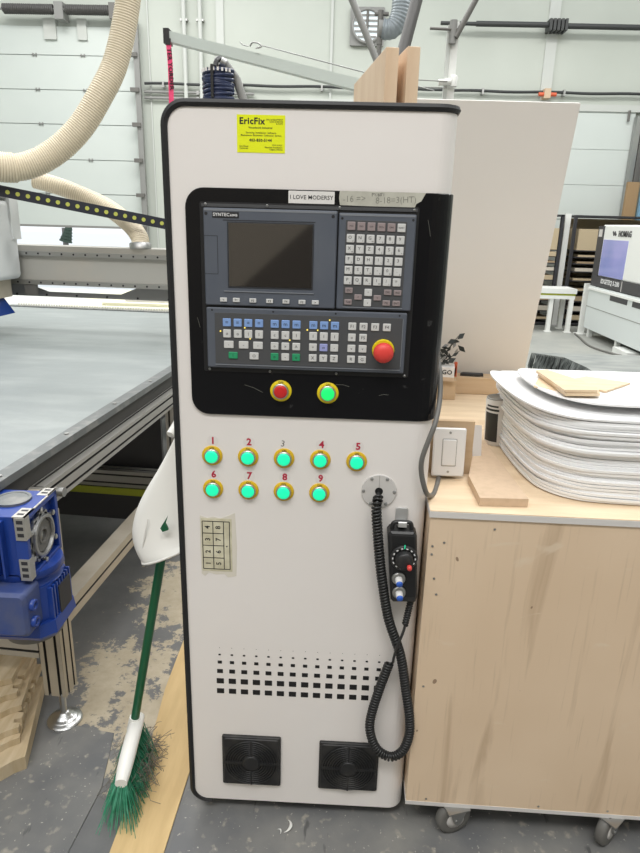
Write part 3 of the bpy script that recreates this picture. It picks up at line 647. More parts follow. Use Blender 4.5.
cs = spline(cp, 10)
mb = MB(); mb.tube(helix(cs[8:], .0088, .0074, 11), .0031, 'cord', n=6); mb.tube(spline(cp[:3], 6), .0045, 'cord', n=8); mb.tube(resample(cs[8:], .01), .0052, 'cord', n=8)
mb.build('coiled_cord', pd)
mb = MB(); mb.tube(spline([(.238, -.026, .504), (.246, -.030, .512), (.246, -.046, .540), (.252, -.050, .575), (.262, -.046, .605), (.268, -.038, .628), (.274, -.030, .665), (.277, -.028, .690)], 8), .0032, 'cord', n=8)
mb.tube(helix([Vector((.266, -.040, .622)), Vector((.2755, -.029, .672)), Vector((.277, -.028, .688))], .0056, .0058, 10), .0026, 'cord', n=6); mb.tube([(.266, -.04, .622), (.2755, -.029, .672), (.277, -.028, .688)], .005, 'cord', n=8); mb.build('cord_tail', pd)

# ------------------------------------------------------------------ things on top of the cabinet
T0 = 1.7005
def wboard(x, y, ln, h, w, a, lab):
    T = Matrix.Translation((x, y, T0))@Matrix.Rotation(rad(a), 4, 'Z'); mb = MB(); mb.box(0, w, 0, ln, 0, h, 'maple', T=T); o = mb.build('wood_board', bevel=.001); return tag(o, lab, 'board')
wboard(.164, .10, .360, .1145, .0255, 9.3, 'thick pale wood board on edge on cabinet top, left of the pair')
wboard(.2055, .10, .360, .1165, .0250, 9.3, 'thick pale wood board on edge on cabinet top, right of the pair')
mb = MB(); mb.box(.235, .290, .12, .44, T0, T0+.008, 'maple'); tag(mb.build('flat_wood_offcut'), 'flat wood offcut lying on cabinet top right of the upright boards', 'offcut')

# ------------------------------------------------------------------ plywood cart
CA = rad(-1.0)
cart = thing('plywood_cart', (.304, -.030, 0), 'tall plywood cart on casters right of the cabinet, white edged top', 'cart', CA)
CM = ROOTM[cart.name]
def cw(x, y, z=0): return CM@Vector((x, y, z))
CW, CD = 1.05, 1.12
mb = MB(); mb.box(0, CW, .0, .018, .100, .890, 'birch', T=CM); mb.build('front_panel', cart)
mb = MB(); mb.box(0, .018, .018, CD, .100, .890, 'birch', T=CM); mb.build('side_panel', cart)
mb = MB(); mb.box(CW-.018, CW, .018, CD, .100, .890, 'birch', T=CM); mb.build('side_panel', cart)
mb = MB(); mb.box(.018, CW-.018, CD-.018, CD, .100, .890, 'birch', T=CM); mb.build('back_panel', cart)
mb = MB(); mb.box(-.001, CW+.001, -.001, CD+.001, .089, .100, 'edge_white', T=CM); mb.build('base_board', cart)
mb = MB(); mb.box(-.002, CW+.002, -.004, CD, .8905, .9045, 'edge_white', T=CM); mb.box(-.001, CW+.001, -.003, CD, .9045, .9065, 'birch_top', T=CM); mb.build('top_board', cart)
for x, z in ((.01, .82), (.01, .80), (.02, .74), (.018, .45), (.05, .11), (.33, .11), (.14, .868), (.50, .11), (.035, .83), (.028, .70)):
    mb = MB(); mb.cyl(cw(x, -.0005, z), cw(x, -.0012, z), .0028, 'steel', n=8); mb.build('staple', cart)
for x, y, a in ((.125, .012, .35), (.515, .012, .75), (.115, CD-.08, 1.2), (CW-.12, CD-.08, .2), (CW-.12, .06, .4)):
    T = CM@Matrix.Translation((x, y, 0))@Matrix.Rotation(a, 4, 'Z'); k = MB()
    k.box(-.03, .03, -.03, .03, .0855, .089, 'steel', T=T)
    for sx in (-1, 1): k.prism([(sx*.0, 0)]*0+[(-.020, .0855), (.030, .0855), (.016, .045), (.005, .034), (-.006, .042)], 'y', sx*.016, sx*.019, 'steel', T=T)
    k = k.build('caster', cart)
    mb = MB(); c0 = T@Vector((.0, 0, .046)); ax = (T.to_3x3()@Vector((0, 1, 0)))
    mb.lathe(c0-ax*.012, ax, [(0, .030), (0, .041), (.005, .046), (.021, .046), (.026, .041), (.026, .030)], 'pipe_dark', n=32); mb.lathe(c0-ax*.0135, ax, [(0, .010), (0, .024), (.027, .024), (.027, .010)], 'plate', n=20); mb.cyl(c0-ax*.021, c0+ax*.021, .006, 'steel', n=10); mb.build('wheel', k)

CT = .907
# sheets stack
def sheet(x0, x1, y0, y1, z, th, cut, curl, seed, lift=0, sag=0):
    q = random.Random(seed); r = .05
    P = [(x0, y1-.03), (x0+.004, y0+cut), (x0+cut*.42, y0+cut*.30), (x0+cut*1.15, y0), (x1-.05, y0), (x1, y0+.05), (x1, y1-.05), (x1-.05, y1), (x0+.07, y1)]
    # Chaikin smoothing of the outline
    for _ in range(3): P = [p for a, b in zip(P, P[1:]+P[:1]) for p in ((a[0]*.75+b[0]*.25, a[1]*.75+b[1]*.25), (a[0]*.25+b[0]*.75, a[1]*.25+b[1]*.75))]
    cx, cy = (x0+x1)/2, (y0+y1)/2; n = len(P); mb = MB()
    ph = q.uniform(0, 6); am = q.uniform(.0003, .0011)
    def Z(x, y):
        e = max(0, (x0+.16-x)/.16); f = max(0, (y0+.12-y)/.12)
        return z+curl*e*e*(1-.4*f)+lift*e+am*math.sin(x*13+ph)*f-sag*f*f
    fr = [0, .35, .6, .75, .87, .95, 1]
    top = [[(cx+(p[0]-cx)*t, cy+(p[1]-cy)*t) for p in P] for t in fr[1:]]
    V = [(cx, cy, Z(cx, cy)+th)]+[(x, y, Z(x, y)+th) for l in top for x, y in l]
    Fc = [(0, 1+k, 1+(k+1) % n) for k in range(n)]
    for i in range(len(top)-1): Fc += [(1+i*n+k, 1+(i+1)*n+k, 1+(i+1)*n+(k+1) % n, 1+i*n+(k+1) % n) for k in range(n)]
    N_ = len(V); V += [(x, y, zz-th) for x, y, zz in V]
    Fc += [tuple(i+N_ for i in f)[::-1] for f in Fc]
    b0 = 1+(len(top)-1)*n; Fc += [(b0+k, b0+N_+k, b0+N_+(k+1) % n, b0+(k+1) % n) for k in range(n)]
    mb.add([tuple(v) for v in V], Fc, 'plastic_sheet', True); o = mb.build('plastic_sheet')
    e = o.modifiers.new('split', 'EDGE_SPLIT'); e.split_angle = rad(50); return o
GS = 'white sheets in the stack on the cart'
NS = 27
for i in range(NS):
    t = i/(NS-1); q = R.uniform
    x0 = .546-.012*t+.006*math.sin(t*3.1)+q(-.003, .003); y0 = .030+.040*t+q(-.005, .005)
    if i % 6 == 4: x0 -= .006; y0 -= .006
    o = sheet(x0, 1.17+q(-.01, .01), y0, .56+q(-.008, .008), CT+.0012+i*.0068, .0058, .125, .002+.003*(1-abs(t-.3)), i)
    lab = 'thin white plastic sheet in the tall stack on the cart, between lowest and topmost sheets'
    if i == 0: lab = 'lowest thin white plastic sheet of the stack, lying on the cart top'
    if i == NS-1: lab = 'thin white sheet directly beneath the wide curled sheet of the stack'
    tag(o, lab, 'plastic sheet', GS)
tag(sheet(.500, 1.19, .070, .50, 1.090, .004, .14, .016, 91, .002, .004), 'wide white sheet with curled left edge, second from top of stack', 'plastic sheet', GS)
tag(sheet(.568, 1.14, .105, .47, 1.1125, .005, .13, .006, 92), 'smaller white sheet lying topmost on the stack, carrying wood pieces', 'plastic sheet', GS)
# thin veneer pieces on top
def veneer(pts, z0, z1, lab, m='veneer', bev=.0008):
    mb = MB(); mb.prism(pts, 'z', z0, z1, m); return tag(mb.build('thin_wood_piece', bevel=bev), lab, 'wood piece', 'wood pieces on the white stack')
zt = 1.1185
veneer([(.572, .245), (.640, .185), (.700, .33), (.632, .39)], zt, zt+.004, 'leftmost thin wood piece under the others on the white sheet')
veneer([(.650, .30), (.735, .215), (.835, .315), (.745, .375)], zt, zt+.0045, 'right rear thin wood piece fanned out on the white sheet')
veneer([(.618, .150), (.700, .160), (.715, .215), (.640, .365), (.612, .355)], zt+.005, zt+.0115, 'lower of the two stacked pale wood pieces in the middle')
veneer([(.615, .152), (.694, .162), (.708, .212), (.640, .372), (.608, .360)], zt+.0125, zt+.019, 'upper pale wood piece with pencil marks on top of the pile')
# white light switch on a board
sw = thing('light_switch', (.367, .15, CT), 'white rocker light switch plate propped on the cart beside the cabinet', 'light switch')
T = Matrix.Translation((.3645, .150, CT+.008))@Matrix.Rotation(rad(1), 4, 'Z')@Matrix.Rotation(rad(-6), 4, 'X')
mb = MB(); mb.plate(-.0385, .0385, 0, .119, 0, -.006, 'switch_white', .004, .003, T=T); mb.build('wall_plate', sw)
mb = MB(); mb.plate(-.0175, .0175, .026, .093, -.0055, -.0068, 'outline', .002, .0003, T=T); mb.build('rocker_frame', sw)
mb = MB(); mb.plate(-.0160, .0160, .0275, .0915, -.006, -.0092, 'switch_white', .002, .0015, T=T); mb.build('rocker', sw)
for z in (.012, .108):
    mb = MB(); mb.cyl(T@Vector((0, -.0055, z)), T@Vector((0, -.0068, z)), .003, 'steel', n=12); mb.build('screw', sw)
mb = MB(); mb.box(-.028, .028, .001, .045, .012, .105, 'pipe_grey', T=T); mb.build('switch_box', sw)
mb = MB(); mb.box(.321, .428, .190, .206, 0, .135, 'mdf_block', T=Matrix.Translation((0, 0, CT))@Matrix.Rotation(rad(0), 4, 'X')); tag(mb.build('backing_board', bevel=.001), 'upright tan wood board standing right behind the white light switch', 'board')
mb = MB(); mb.tube(spline([(.350, .172, .913), (.338, .120, .907), (.322, .060, .9065), (.306, .020, .918), (.291, -.018, .945), (.279, -.024, .985), (.277, -.026, 1.020), (.289, -.022, 1.064), (.300, -.012, 1.095), (.3105, .02, 1.135), (.3125, .05, 1.18), (.309, .09, 1.22)], 8), .0056, 'pipe_dark', n=12)
tag(mb.build('switch_cable'), 'dark grey cable looping from the light switch up the cabinet side', 'cable')
# flat mdf piece, leaning strips, can
mb = MB(); mb.prism([(.412, .130), (.413, .000), (.520, .004), (.512, .20), (.505, .42), (.470, .41), (.455, .20)][:4]+[(.505, .40), (.480, .40)], 'z', CT, CT+.019, 'mdf'); tag(mb.build('flat_board', bevel=.001), 'flat brown fibreboard piece between the switch and the white stack', 'board')
mb = MB(); T = Matrix.Translation((.458, .262, CT))@Matrix.Rotation(rad(-20), 4, 'X')@Matrix.Rotation(rad(14), 4, 'Z'); mb.box(-.012, .012, 0, .02, 0, .100, 'edge_white', T=T); mb.box(-.0121, .0121, .002, .0201, .001, .099, 'mdf_block', T=T); tag(mb.build('leaning_strip'), 'short white faced wood strip leaning behind the light switch board', 'wood strip')
mb = MB(); mb.prism([(.395, .300), (.455, .285), (.475, .45), (.415, .47)], 'z', CT, CT+.022, 'birch_top'); tag(mb.build('wood_offcut'), 'pale wood offcut under the green paper behind the switch', 'offcut')
mb = MB(); mb.prism([(.403, .305), (.440, .297), (.455, .435), (.420, .452)], 'z', CT+.022, CT+.0235, 'green_paper'); tag(mb.build('green_paper'), 'light green paper scrap behind the light switch', 'paper')
mb = MB(); R.seed(5)
for k in range(14):
    a = (.345+R.uniform(0, .05), .30+R.uniform(0, .12), CT+.002+R.uniform(0, .012)); mb.tube([a, (a[0]+R.uniform(-.02, .02), a[1]+R.uniform(-.02, .02), a[2]+.01), (a[0]+R.uniform(-.03, .03), a[1]+R.uniform(-.03, .03), CT+.004)], .0022, ['steel', 'pipe_grey', 'sticker'][k % 3], n=5)
mb.box(.340, .385, .33, .40, CT, CT+.012, 'sticker'); tag(mb.build('hardware_scraps'), 'small pile of metal and paper scraps behind the light switch', 'scraps')
can = thing('round_can', (.538, .45, CT), 'small round can with black and white label left of the stack', 'can')
cc = Vector((.547, .440, CT)); up = Vector((-.05, .0, 1)).normalized()
mb = MB(); mb.lathe(cc, up, [(0, .0325), (.003, .034), (.128, .034), (.131, .0325)], 'sticker', n=28); mb.build('can_body', can)
mb = MB(); mb.lathe(cc, up, [(.131, .031), (.134, .033), (.136, .030), (.132, .028), (.132, .001)], 'steel', n=28); mb.build('can_lid', can)
mb = MB()
for a0, a1, z0, z1 in ((190, 258, .012, .094), (285, 345, .012, .060), (287, 345, .068, .112), (190, 262, .100, .106), (200, 258, .111, .116)):
    n = 8; L = []
    for k in range(n+1):
        a = rad(a0+(a1-a0)*k/n); d = Vector((math.cos(a), math.sin(a), 0)); L.append([cc+up*z0+d*.0338, cc+up*z0+d*.0345, cc+up*z1+d*.0345, cc+up*z1+d*.0338])
    mb.loops(L, 'label_black')
mb.build('can_label', can)
# back block and clutter
bk = MB(); bk.box(.335, .80, .985, 1.06, CT, CT+.062, 'mdf_block', T=None); tag(bk.build('wood_rail', bevel=.002), 'long tan wood block at the rear edge of the cart', 'wood block')
mb = MB(); mb.box(.36, .505, .90, .975, CT, CT+.0695, 'mdf_block', rot=rad(-3)); tag(mb.build('wood_block', bevel=.001), 'small wood block in front of the long rear block', 'wood block')
bx = MB(); bx.box(.385, .495, .885, .955, CT+.070, CT+.118, 'sticker', rot=rad(-8)); 
tb = bx; tb.box(.3845, .4955, .8845, .9555, CT+.070, CT+.084, 'mdf', rot=rad(-8), c=(.44, .92, 0)); tb.text('ERGO', .022, TF(.452, .8815, CT+.101, rz=rad(-8)), 'ink', .0002, .02); tag(tb.build('small_box'), 'small white and brown box with black lettering behind cabinet edge', 'box')
mb = MB(); mb.box(.508, .518, .988, 1.002, CT+.0625, CT+.115, 'orange_red'); mb.prism([(.500, CT+.070), (.514, CT+.064), (.516, CT+.105)], 'y', .988, .993, 'orange_red'); tag(mb.build('red_clip'), 'small red orange plastic clip beside the white box', 'clip')
mb = MB(); mb.prism([(.535, 1.010), (.600, 1.000), (.618, 1.006), (.618, 1.018), (.590, 1.016), (.545, 1.026)], 'z', CT+.062, CT+.074, 'black_plastic', .003); tag(mb.build('black_handle'), 'small black tool handle lying on the rear wood block', 'handle')
tw = thing('dried_twig', (.43, .92, CT+.118), 'dark dried twig with small leaves on the white box by the cabinet', 'plant')
base = Vector((.425, .92, CT+.118))
mb = MB()
br = [(Vector((.06, 0, .085)), 1), (Vector((.085, .01, .05)), 1), (Vector((.02, 0, .05)), 1), (Vector((.05, -.01, .025)), 1), (Vector((.075, .0, .105)), 1)]
for d, _ in br: mb.tube(spline([base, base+d*.45+Vector((0, 0, -.008)), base+d], 4), lambda t: .0028*(1-t*.6), 'leaf_black', n=5)
mb.build('stem', tw)
R.seed(11)
for d, _ in br:
    for k in range(6):
        mb = MB()
        c = base+d*(.35+.13*k)+Vector((R.uniform(-.012, .012), R.uniform(-.01, .01), R.uniform(-.012, .012))); a = R.uniform(0, 6.3); u = Vector((math.cos(a), .3, math.sin(a)))*.013; v = Vector((-math.sin(a), .4, math.cos(a)))*.0055
        if k == 5: u *= 1.3; v *= 1.6
        w = u.cross(v).normalized()*.0008
        mb.add([c-u+w, c+v+w, c+u+w, c-v+w, c-u-w, c+v-w, c+u-w, c-v-w], [(0, 1, 2, 3), (7, 6, 5, 4), (0, 4, 5, 1), (1, 5, 6, 2), (2, 6, 7, 3), (3, 7, 4, 0)], 'leaf_black' if k % 3 else 'pipe_grey'); mb.build('leaf', tw)
# large leaning white board, leaning forward onto the cabinet's rear corner region
mb = MB(); T = Matrix.Translation((.474, 1.085, .908))@Matrix.Rotation(rad(14.2), 4, 'X')@Matrix.Rotation(rad(.2), 4, 'Y')
mb.box(-.33, .308, .0, .016, -.0, .972, 'board_white', T=T); o = mb.build('laminate_board'); tag(o, 'large off-white board leaning at the rear of the cart', 'board')

# ------------------------------------------------------------------ router table (left)
TA = rad(-4.4)
tab = thing('cnc_router_table', (-.715, .286, 0), 'long grey topped CNC router table with gantry, left of the cabinet', 'CNC machine', TA)
TM = ROOTM[tab.name]
def tw_(x, y, z): return TM@Vector((x, y, z))
mb = MB(); mb.box(-1.85, -.062, -.35, 2.92, .832, .846, 'belt', T=TM)
o = mb.build('table_top', tab)
mb = MB(); mb.box(-.062, -.018, -.35, 2.95, .828, .850, 'strip_grey', T=TM); mb.box(-1.88, -.018, 2.92, 2.99, .80, .852, 'strip_grey', T=TM)
for k in range(9): p = (-.04, -.1+k*.35, .85); mb.cyl(tw_(*p), tw_(p[0], p[1], .8535), .007, 'steel', n=10)
mb.build('edge_strip', tab)
mb = MB(); mb.box(-.060, -.030, -.35, 2.95, .775, .828, 'slot', T=TM); mb.build('side_channel', tab)
def extr(mb, a, b, w, h, m, ns_w=1, ns_h=2, T=TM):
    """grooved aluminium profile between a and b (local), w across, h high"""
    a, b = Vector(a), Vector(b); t = (b-a).normalized(); up = Vector((0, 0, 1)) if abs(t.z) < .5 else Vector((0, 1, 0)); sd = t.cross(up).normalized()
    P = []
    def side(p0, p1, n, inw):
        d = (p1-p0); L = d.length; e = d/L; P.append(p0)
        for k in range(n):
            c = (k+.5)/n*L; g = .0042
            P.extend([p0+e*(c-g), p0+e*(c-g)+inw*.010, p0+e*(c+g)+inw*.010, p0+e*(c+g)])
    W, Hh = sd*w/2, up*h/2
    side(-W-Hh, W-Hh, ns_w, up); side(W-Hh, W+Hh, ns_h, -sd); side(W+Hh, -W+Hh, ns_w, -up); side(-W+Hh, -W-Hh, ns_h, sd)
    n = len(P); L = [[T@(q+p) for p in P] for q in (a, b)]
    V = L[0]+L[1]; F1, F2 = [], []
    for k in range(n):
        f = (k, (k+1) % n, n+(k+1) % n, n+k); (F2 if (P[(k+1) % n]-P[k]).length < .0115 and k % 1 == 0 and is_slot(P, k) else F1).append(f)
    mb.add(V, F1, m); mb.add(V, F2, 'slot'); mb.add(L[0], [tuple(range(n))[::-1]], m); mb.add(L[1], [tuple(range(n))], m)
def is_slot(P, k):
    n = len(P); a, b = P[k], P[(k+1) % n]
    return abs((a-b).length-.010) < 1e-4 or abs((a-b).length-.0084) < 1e-4
def E_(name, *a, **k):
    mb = MB(); extr(mb, *a, **k); return mb.build(name, tab)
E_('side_rail', (-.022, .02, .741), (-.022, 2.9, .741), .06, .068, 'alu', 1, 2)
mb = MB(); extr(mb, (-.030, -.35, .750), (-.030, -.0, .750), .075, .05, 'alu_warm', 1, 1); mb.build('front_side_rail', tab)
mb = MB(); mb.box(-.075, .012, .0, .014, .69, .775, 'alu', T=TM)
for z in (.69, .755): mb.cyl(tw_(-.01, .0, z), tw_(-.01, -.006, z), .006, 'steel', n=8)
mb.build('joint_plate', tab)
mb = MB(); mb.cyl(tw_(.008, .08, .735), tw_(.030, .08, .735), .014, 'steel', n=14); mb.build('rail_pin', tab)
def leg(y, z0=.118, x=-.0, foot=True):
    l = MB(); extr(l, (x, y, z0), (x, y, .706), .068, .068, 'alu_warm' if foot else 'alu', 2, 2); l = l.build('leg', tab)
    if foot:
        mb = MB(); c = tw_(x, y, 0); mb.lathe(c, (0, 0, 1), [(0, .050), (.006, .052), (.010, .048), (.014, .040), (.016, .038), (.020, .030), (.026, .022), (.034, .014), (.036, .010)], 'chrome', n=36, smooth=False); mb.cyl(tw_(x, y, .03), tw_(x, y, z0+.01), .010, 'chrome', n=16); mb.build('leveling_foot', l)
leg(0); leg(1.12, z0=.03, foot=False); leg(2.75)
leg(0, x=-1.75); leg(2.75, x=-1.75)
E_('lower_side_rail', (.0, .04, .362), (.0, 1.08, .362), .06, .062, 'alu_warm', 0, 1)
E_('lower_side_rail', (.0, 1.16, .362), (.0, 2.71, .362), .06, .062, 'alu_warm', 0, 1)
E_('lower_cross_rail', (-1.71, .0, .290), (-.04, .0, .290), .06, .09, 'alu', 1, 2)
E_('lower_cross_rail', (-1.71, 1.16, .325), (-.04, 1.16, .325), .06, .08, 'alu', 1, 2)
E_('upper_cross_rail', (-1.71, 1.45, .600), (-.04, 1.45, .600), .04, .05, 'alu', 1, 1)
E_('upper_cross_rail', (-1.71, 2.75, .700), (-.04, 2.75, .700), .04, .08, 'alu', 1, 2)
mb = MB(); mb.box(-1.70, -.05, 1.115, 1.125, .252, .284, 'yellow_green', T=TM); mb.build('yellow_guard', tab)
mb = MB(); mb.box(-1.80, -.07, -.2, 2.9, .795, .83, 'dark_grey', T=TM); mb.box(-1.75, -.12, 1.25, 1.27, .06, .78, 'dark_grey', T=TM); mb.build('underside_and_shade_sheet', tab)  # table underside, plus a dark upright sheet standing in for deep shade
mb = MB(); mb.box(-.95, -.45, 1.9, 2.3, .30, .62, 'dark_grey', T=TM); mb.cyl(tw_(-.75, 1.2, .45), tw_(-.3, 1.5, .40), .05, 'pipe_dark', n=14); mb.build('vacuum_box', tab)
# row of pegs along the far edge
mb = MB()
for k in range(90): x = -1.8+k*.0195; mb.lathe(tw_(x, 2.955, .852), (0, 0, 1), [(0, .0065), (.014, .0065), (.019, .003)], 'bead', n=7)
o = mb.build('white_brush_strip', tab); o['kind'] = 'stuff'
# gantry beam
gy = 1.95
mb = MB(); mb.box(-1.9, -.03, gy, gy+.16, 1.125, 1.295, 'gantry', T=TM)
mb.box(-1.9, -.03, gy-.01, gy+.17, 1.295, 1.328, 'alu', T=TM); g = mb.build('gantry_beam', tab)
for z in (1.285, 1.128):
    mb = MB(); mb.box(-1.9, -.03, gy-.028, gy, z-.010, z+.014, 'steel', T=TM)
    for k in range(27): x = -1.84+k*.068; mb.cyl(tw_(x, gy-.028, z+.002), tw_(x, gy-.0295, z+.002), .0055, 'ink', n=8)
    mb.build('linear_rail', tab)
mb = MB(); mb.prism([(-1.55, 1.045), (-1.42, 1.112), (-1.15, 1.112), (-1.03, 1.072), (-.60, 1.072), (-.50, 1.112), (-.03, 1.112), (-.03, 1.045)], 'y', gy+.05, gy+.06, 'gantry_tray', T=TM)
for k in range(8): x = -1.4+k*.18; mb.cyl(tw_(x, gy+.05, 1.055), tw_(x, gy+.047, 1.055), .006, 'ink', n=8)
mb.build('gantry_apron', tab)
mb = MB(); mb.box(-.10, -.03, gy-.02, gy+.18, .86, 1.125, 'gantry', T=TM); mb.build('gantry_side_plate', tab)
# spindle head at left
hd = MB(); hd.prism(rrect(-1.80, -1.125, 1.150, 1.560, .03), 'y', gy-.34, gy-.04, 'head_white', .01, T=TM); hd = hd.build('spindle_head', tab)
mb = MB(); mb.prism(rrect(-1.72, -1.215, 1.23, 1.500, .02), 'y', gy-.34, gy-.348, 'head_blue', .002, T=TM); mb.prism(rrect(-1.72, -1.215, 1.34, 1.346, .002), 'y', gy-.348, gy-.350, 'blue_cap', T=TM); mb.build('blue_cover', tab)
mb = MB(); mb.box(-1.22, -1.115, gy-.1, gy-.02, 1.36, 1.60, 'head_white', T=TM); mb.box(-1.27, -1.13, gy-.16, gy-.02, 1.57, 1.625, 'pipe_grey', T=TM); mb.build('head_bracket', tab)
mb = MB(); mb.box(-1.58, -1.17, gy-.30, gy-.08, 1.055, 1.15, 'alu_warm', T=TM)
for k in range(8): mb.box(-1.56+k*.05, -1.555+k*.05, gy-.303, gy-.30, 1.06, 1.145, 'slot', T=TM)
mb.box(-1.13, -1.06, gy-.02, gy+.0, 1.06, 1.115, 'pipe_dark', T=TM); mb.build('spindle_skirt', tab)
mb = MB(); mb.prism([(-1.58, 1.055), (-1.20, 1.055), (-1.14, .97), (-1.25, .985), (-1.32, 1.01), (-1.36, .97), (-1.58, .97)], 'y', gy-.28, gy-.12, 'head_blue', T=TM); mb.build('spindle_shoe', tab)
# energy chain from the head to the rear right
ch = thing('energy_chain', (-1.3, 2.32, 1.45), 'black cable chain with yellow-green dots sloping down behind the cabinet', 'cable chain')
a, b = Vector((-1.680, 2.05, 1.603)), Vector((-.60, 2.36, 1.407)); d = (b-a); L_ = d.length; e = d.normalized(); up = Vector((0, 0, 1))-e*e.z; up.normalize(); sd = e.cross(up)
n = 24; mb = MB()
for k in range(n):
    c0, c1 = a+d*(k/n), a+d*((k+1.02)/n); P0 = [c0+up*.030, c0+up*.030-sd*.05, c0-up*.024-sd*.05, c0-up*.024]; P1 = [p+(c1-c0) for p in P0]; mb.loops([P0, P1], 'chain')
mb.build('chain_links', ch)
for k in range(n):
    p = a+d*((k+.5)/n)+up*.003; mb = MB(); mb.cyl(p, p+sd*.004, .0105, 'chain_dot', n=12); mb.build('link_dot', ch)
# hoses
def hose(name, pts, rr, lab, pitch=.012):
    P = resample(spline(pts, 12), pitch/4); mb = MB(); c = [0]
    L = []; u = None
    for i, p in enumerate(P):
        t = (P[min(i+1, len(P)-1)]-P[max(i-1, 0)]).normalized()
        if u is None: u, v = frame(t)
        else: u = (u-t*u.dot(t)).normalized(); v = t.cross(u)
        r_ = (rr(i/len(P)) if callable(rr) else rr)*(1, .965, .93, .965)[i % 4]
        L.append([p+(u*math.cos(2*PI*k/24)+v*math.sin(2*PI*k/24))*r_ for k in range(24)])
    nL = len(L); V = [p for l in L for p in l]
    for par, m in ((0, 'hose'), (1, 'hose_rib')):
        Fs = [(i*24+j, i*24+(j+1) % 24, (i+1)*24+(j+1) % 24, (i+1)*24+j) for i in range(nL-1) for j in range(24) if ((i % 4) in (1, 2)) == bool(par)]
        mb.add(V, Fs, m, True)
    return mb
mb = hose('h', [(-.98, 2.3, 2.95), (-.985, 2.3, 2.70), (-1.02, 2.3, 2.48), (-1.085, 2.28, 2.24), (-1.16, 2.24, 2.08), (-1.27, 2.2, 1.91), (-1.40, 2.15, 1.785), (-1.53, 2.08, 1.715), (-1.66, 2.0, 1.715), (-1.80, 1.92, 1.765), (-2.05, 1.85, 1.90), (-2.4, 1.8, 2.1)], lambda t: .057+.010*math.sin(min(1, t*1.3)*PI/2)+(.006 if t > .6 else 0), '')
tag(mb.build('suction_hose'), 'thick ribbed beige suction hose hanging in a curve at upper left', 'hose')
mb = hose('h', [(-1.64, 2.45, 1.675), (-1.50, 2.45, 1.640), (-1.35, 2.45, 1.585), (-1.22, 2.42, 1.53), (-1.10, 2.38, 1.45), (-1.035, 2.33, 1.385), (-1.022, 2.30, 1.345), (-1.020, 2.29, 1.33)], .048, '')
mb.lathe((-1.018, 2.285, 1.325), (-.05, .1, 1), [(0, .058), (.03, .058), (.035, .050)], 'steel', n=24)
tag(mb.build('branch_hose'), 'thinner ribbed beige hose passing behind the dotted chain to the gantry', 'hose')
# stock sheets on the far outfeed table
of = thing('outfeed_table', (-1.4, 4.0, 0), 'low outfeed table beyond the router bed behind the gantry', 'table')
mb = MB(); mb.box(-2.9, -.4, 3.45, 4.9, .78, .82, 'trim'); mb.build('tabletop', of)
for x in (-2.85, -.45):
    for y in (3.5, 4.85): mb = MB(); mb.box(x-.03, x+.03, y-.03, y+.03, 0, .78, 'steel'); mb.build('leg', of)
for k, (x0, x1, y0, y1, m, lab) in enumerate(((-2.05, -.5, 3.5, 4.75, 'pale_sheet', 'lowest pale yellow sheet lying on the far outfeed table'), (-1.75, -.55, 3.6, 4.7, 'pale_sheet', 'middle pale yellow sheet lying on the far outfeed table'), (-1.6, -.8, 3.7, 4.4, 'edge_white', 'topmost pale sheet lying on the far outfeed table'))):
    mb = MB(); mb.box(x0, x1, y0, y1, .82+k*.021, .84+k*.021, m, rot=rad(1-k)); tag(mb.build('stock_sheet'), lab, 'sheet')

# gear motor
gm = thing('gear_motor', (-.69, .10, .40), 'blue worm gear motor with silver flange at the near table corner', 'motor', TA)
X0, X1, YF, YB, Zb, Zt = -.79, -.615, .012, .182, .660, .826
mb = MB(); mb.box(X0+.01, X1-.014, YF+.008, YB-.008, Zb+.008, Zt-.004, 'motor_blue')
for a in ((YF, YF+.014), (YB-.014, YB)): mb.box(X1-.03, X1, a[0], a[1], Zb, Zt, 'motor_blue')
mb.box(X1-.03, X1, YF, YB, Zt-.014, Zt, 'motor_blue'); mb.box(X1-.03, X1, YF, YB, Zb, Zb+.012, 'motor_blue')
for k in range(7): x = X0+.012+k*.0175; mb.box(x-.003, x+.003, YF-.012, YF+.01, Zb+.01, Zt-.012, 'motor_blue')
gb = mb.build('gearbox', gm, bevel=.002)
c = Vector((X1-.014, (YF+YB)/2, .738))
mb = MB(); mb.lathe(c, (1, 0, 0), [(0, .058), (.009, .058), (.009, .053), (.016, .052), (.017, .050), (.017, .045), (.006, .043), (.006, .001)], 'steel', n=40, smooth=False)
for k in range(12): a = 2*PI*k/12; mb.lathe(c+Vector((.004, math.cos(a)*.057, math.sin(a)*.057)), (1, 0, 0), [(0, .008), (.005, .0075)], 'steel', n=10)
mb.build('output_flange', gm)
mb = MB(); mb.lathe(c, (1, 0, 0), [(.006, .0425), (.010, .040), (.010, .022), (.013, .021), (.013, .016), (.003, .015), (.003, .001)], 'pipe_dark', n=32, smooth=False); mb.lathe(c, (1, 0, 0), [(.003, .013), (.008, .012), (.009, .001)], 'steel', n=20); mb.build('output_shaft', gm)
for k in range(6):
    a = 2*PI*(k+.5)/6; mb = MB(); mb.lathe(c+Vector((.004, math.cos(a)*.068, math.sin(a)*.068)), (1, 0, 0), [(0, .0075), (.010, .0075), (.012, .004)], 'chrome', n=6, smooth=False); mb.build('bolt', gm)
for y0, y1, z0, z1 in ((YF-.003, YF+.020, Zt-.058, Zt-.002), (YF-.003, YF+.020, Zb+.002, Zb+.058)):
    mb = MB(); mb.box(X1-.024, X1+.0012, y0, y1, z0, z1, 'alu')
    for k in range(3): z = z0+.009+k*.0165; mb.box(X1-.019, X1-.004, y0-.0006, y0+.002, z, z+.009, 'dark_window')
    mb.build('mounting_lug', gm)
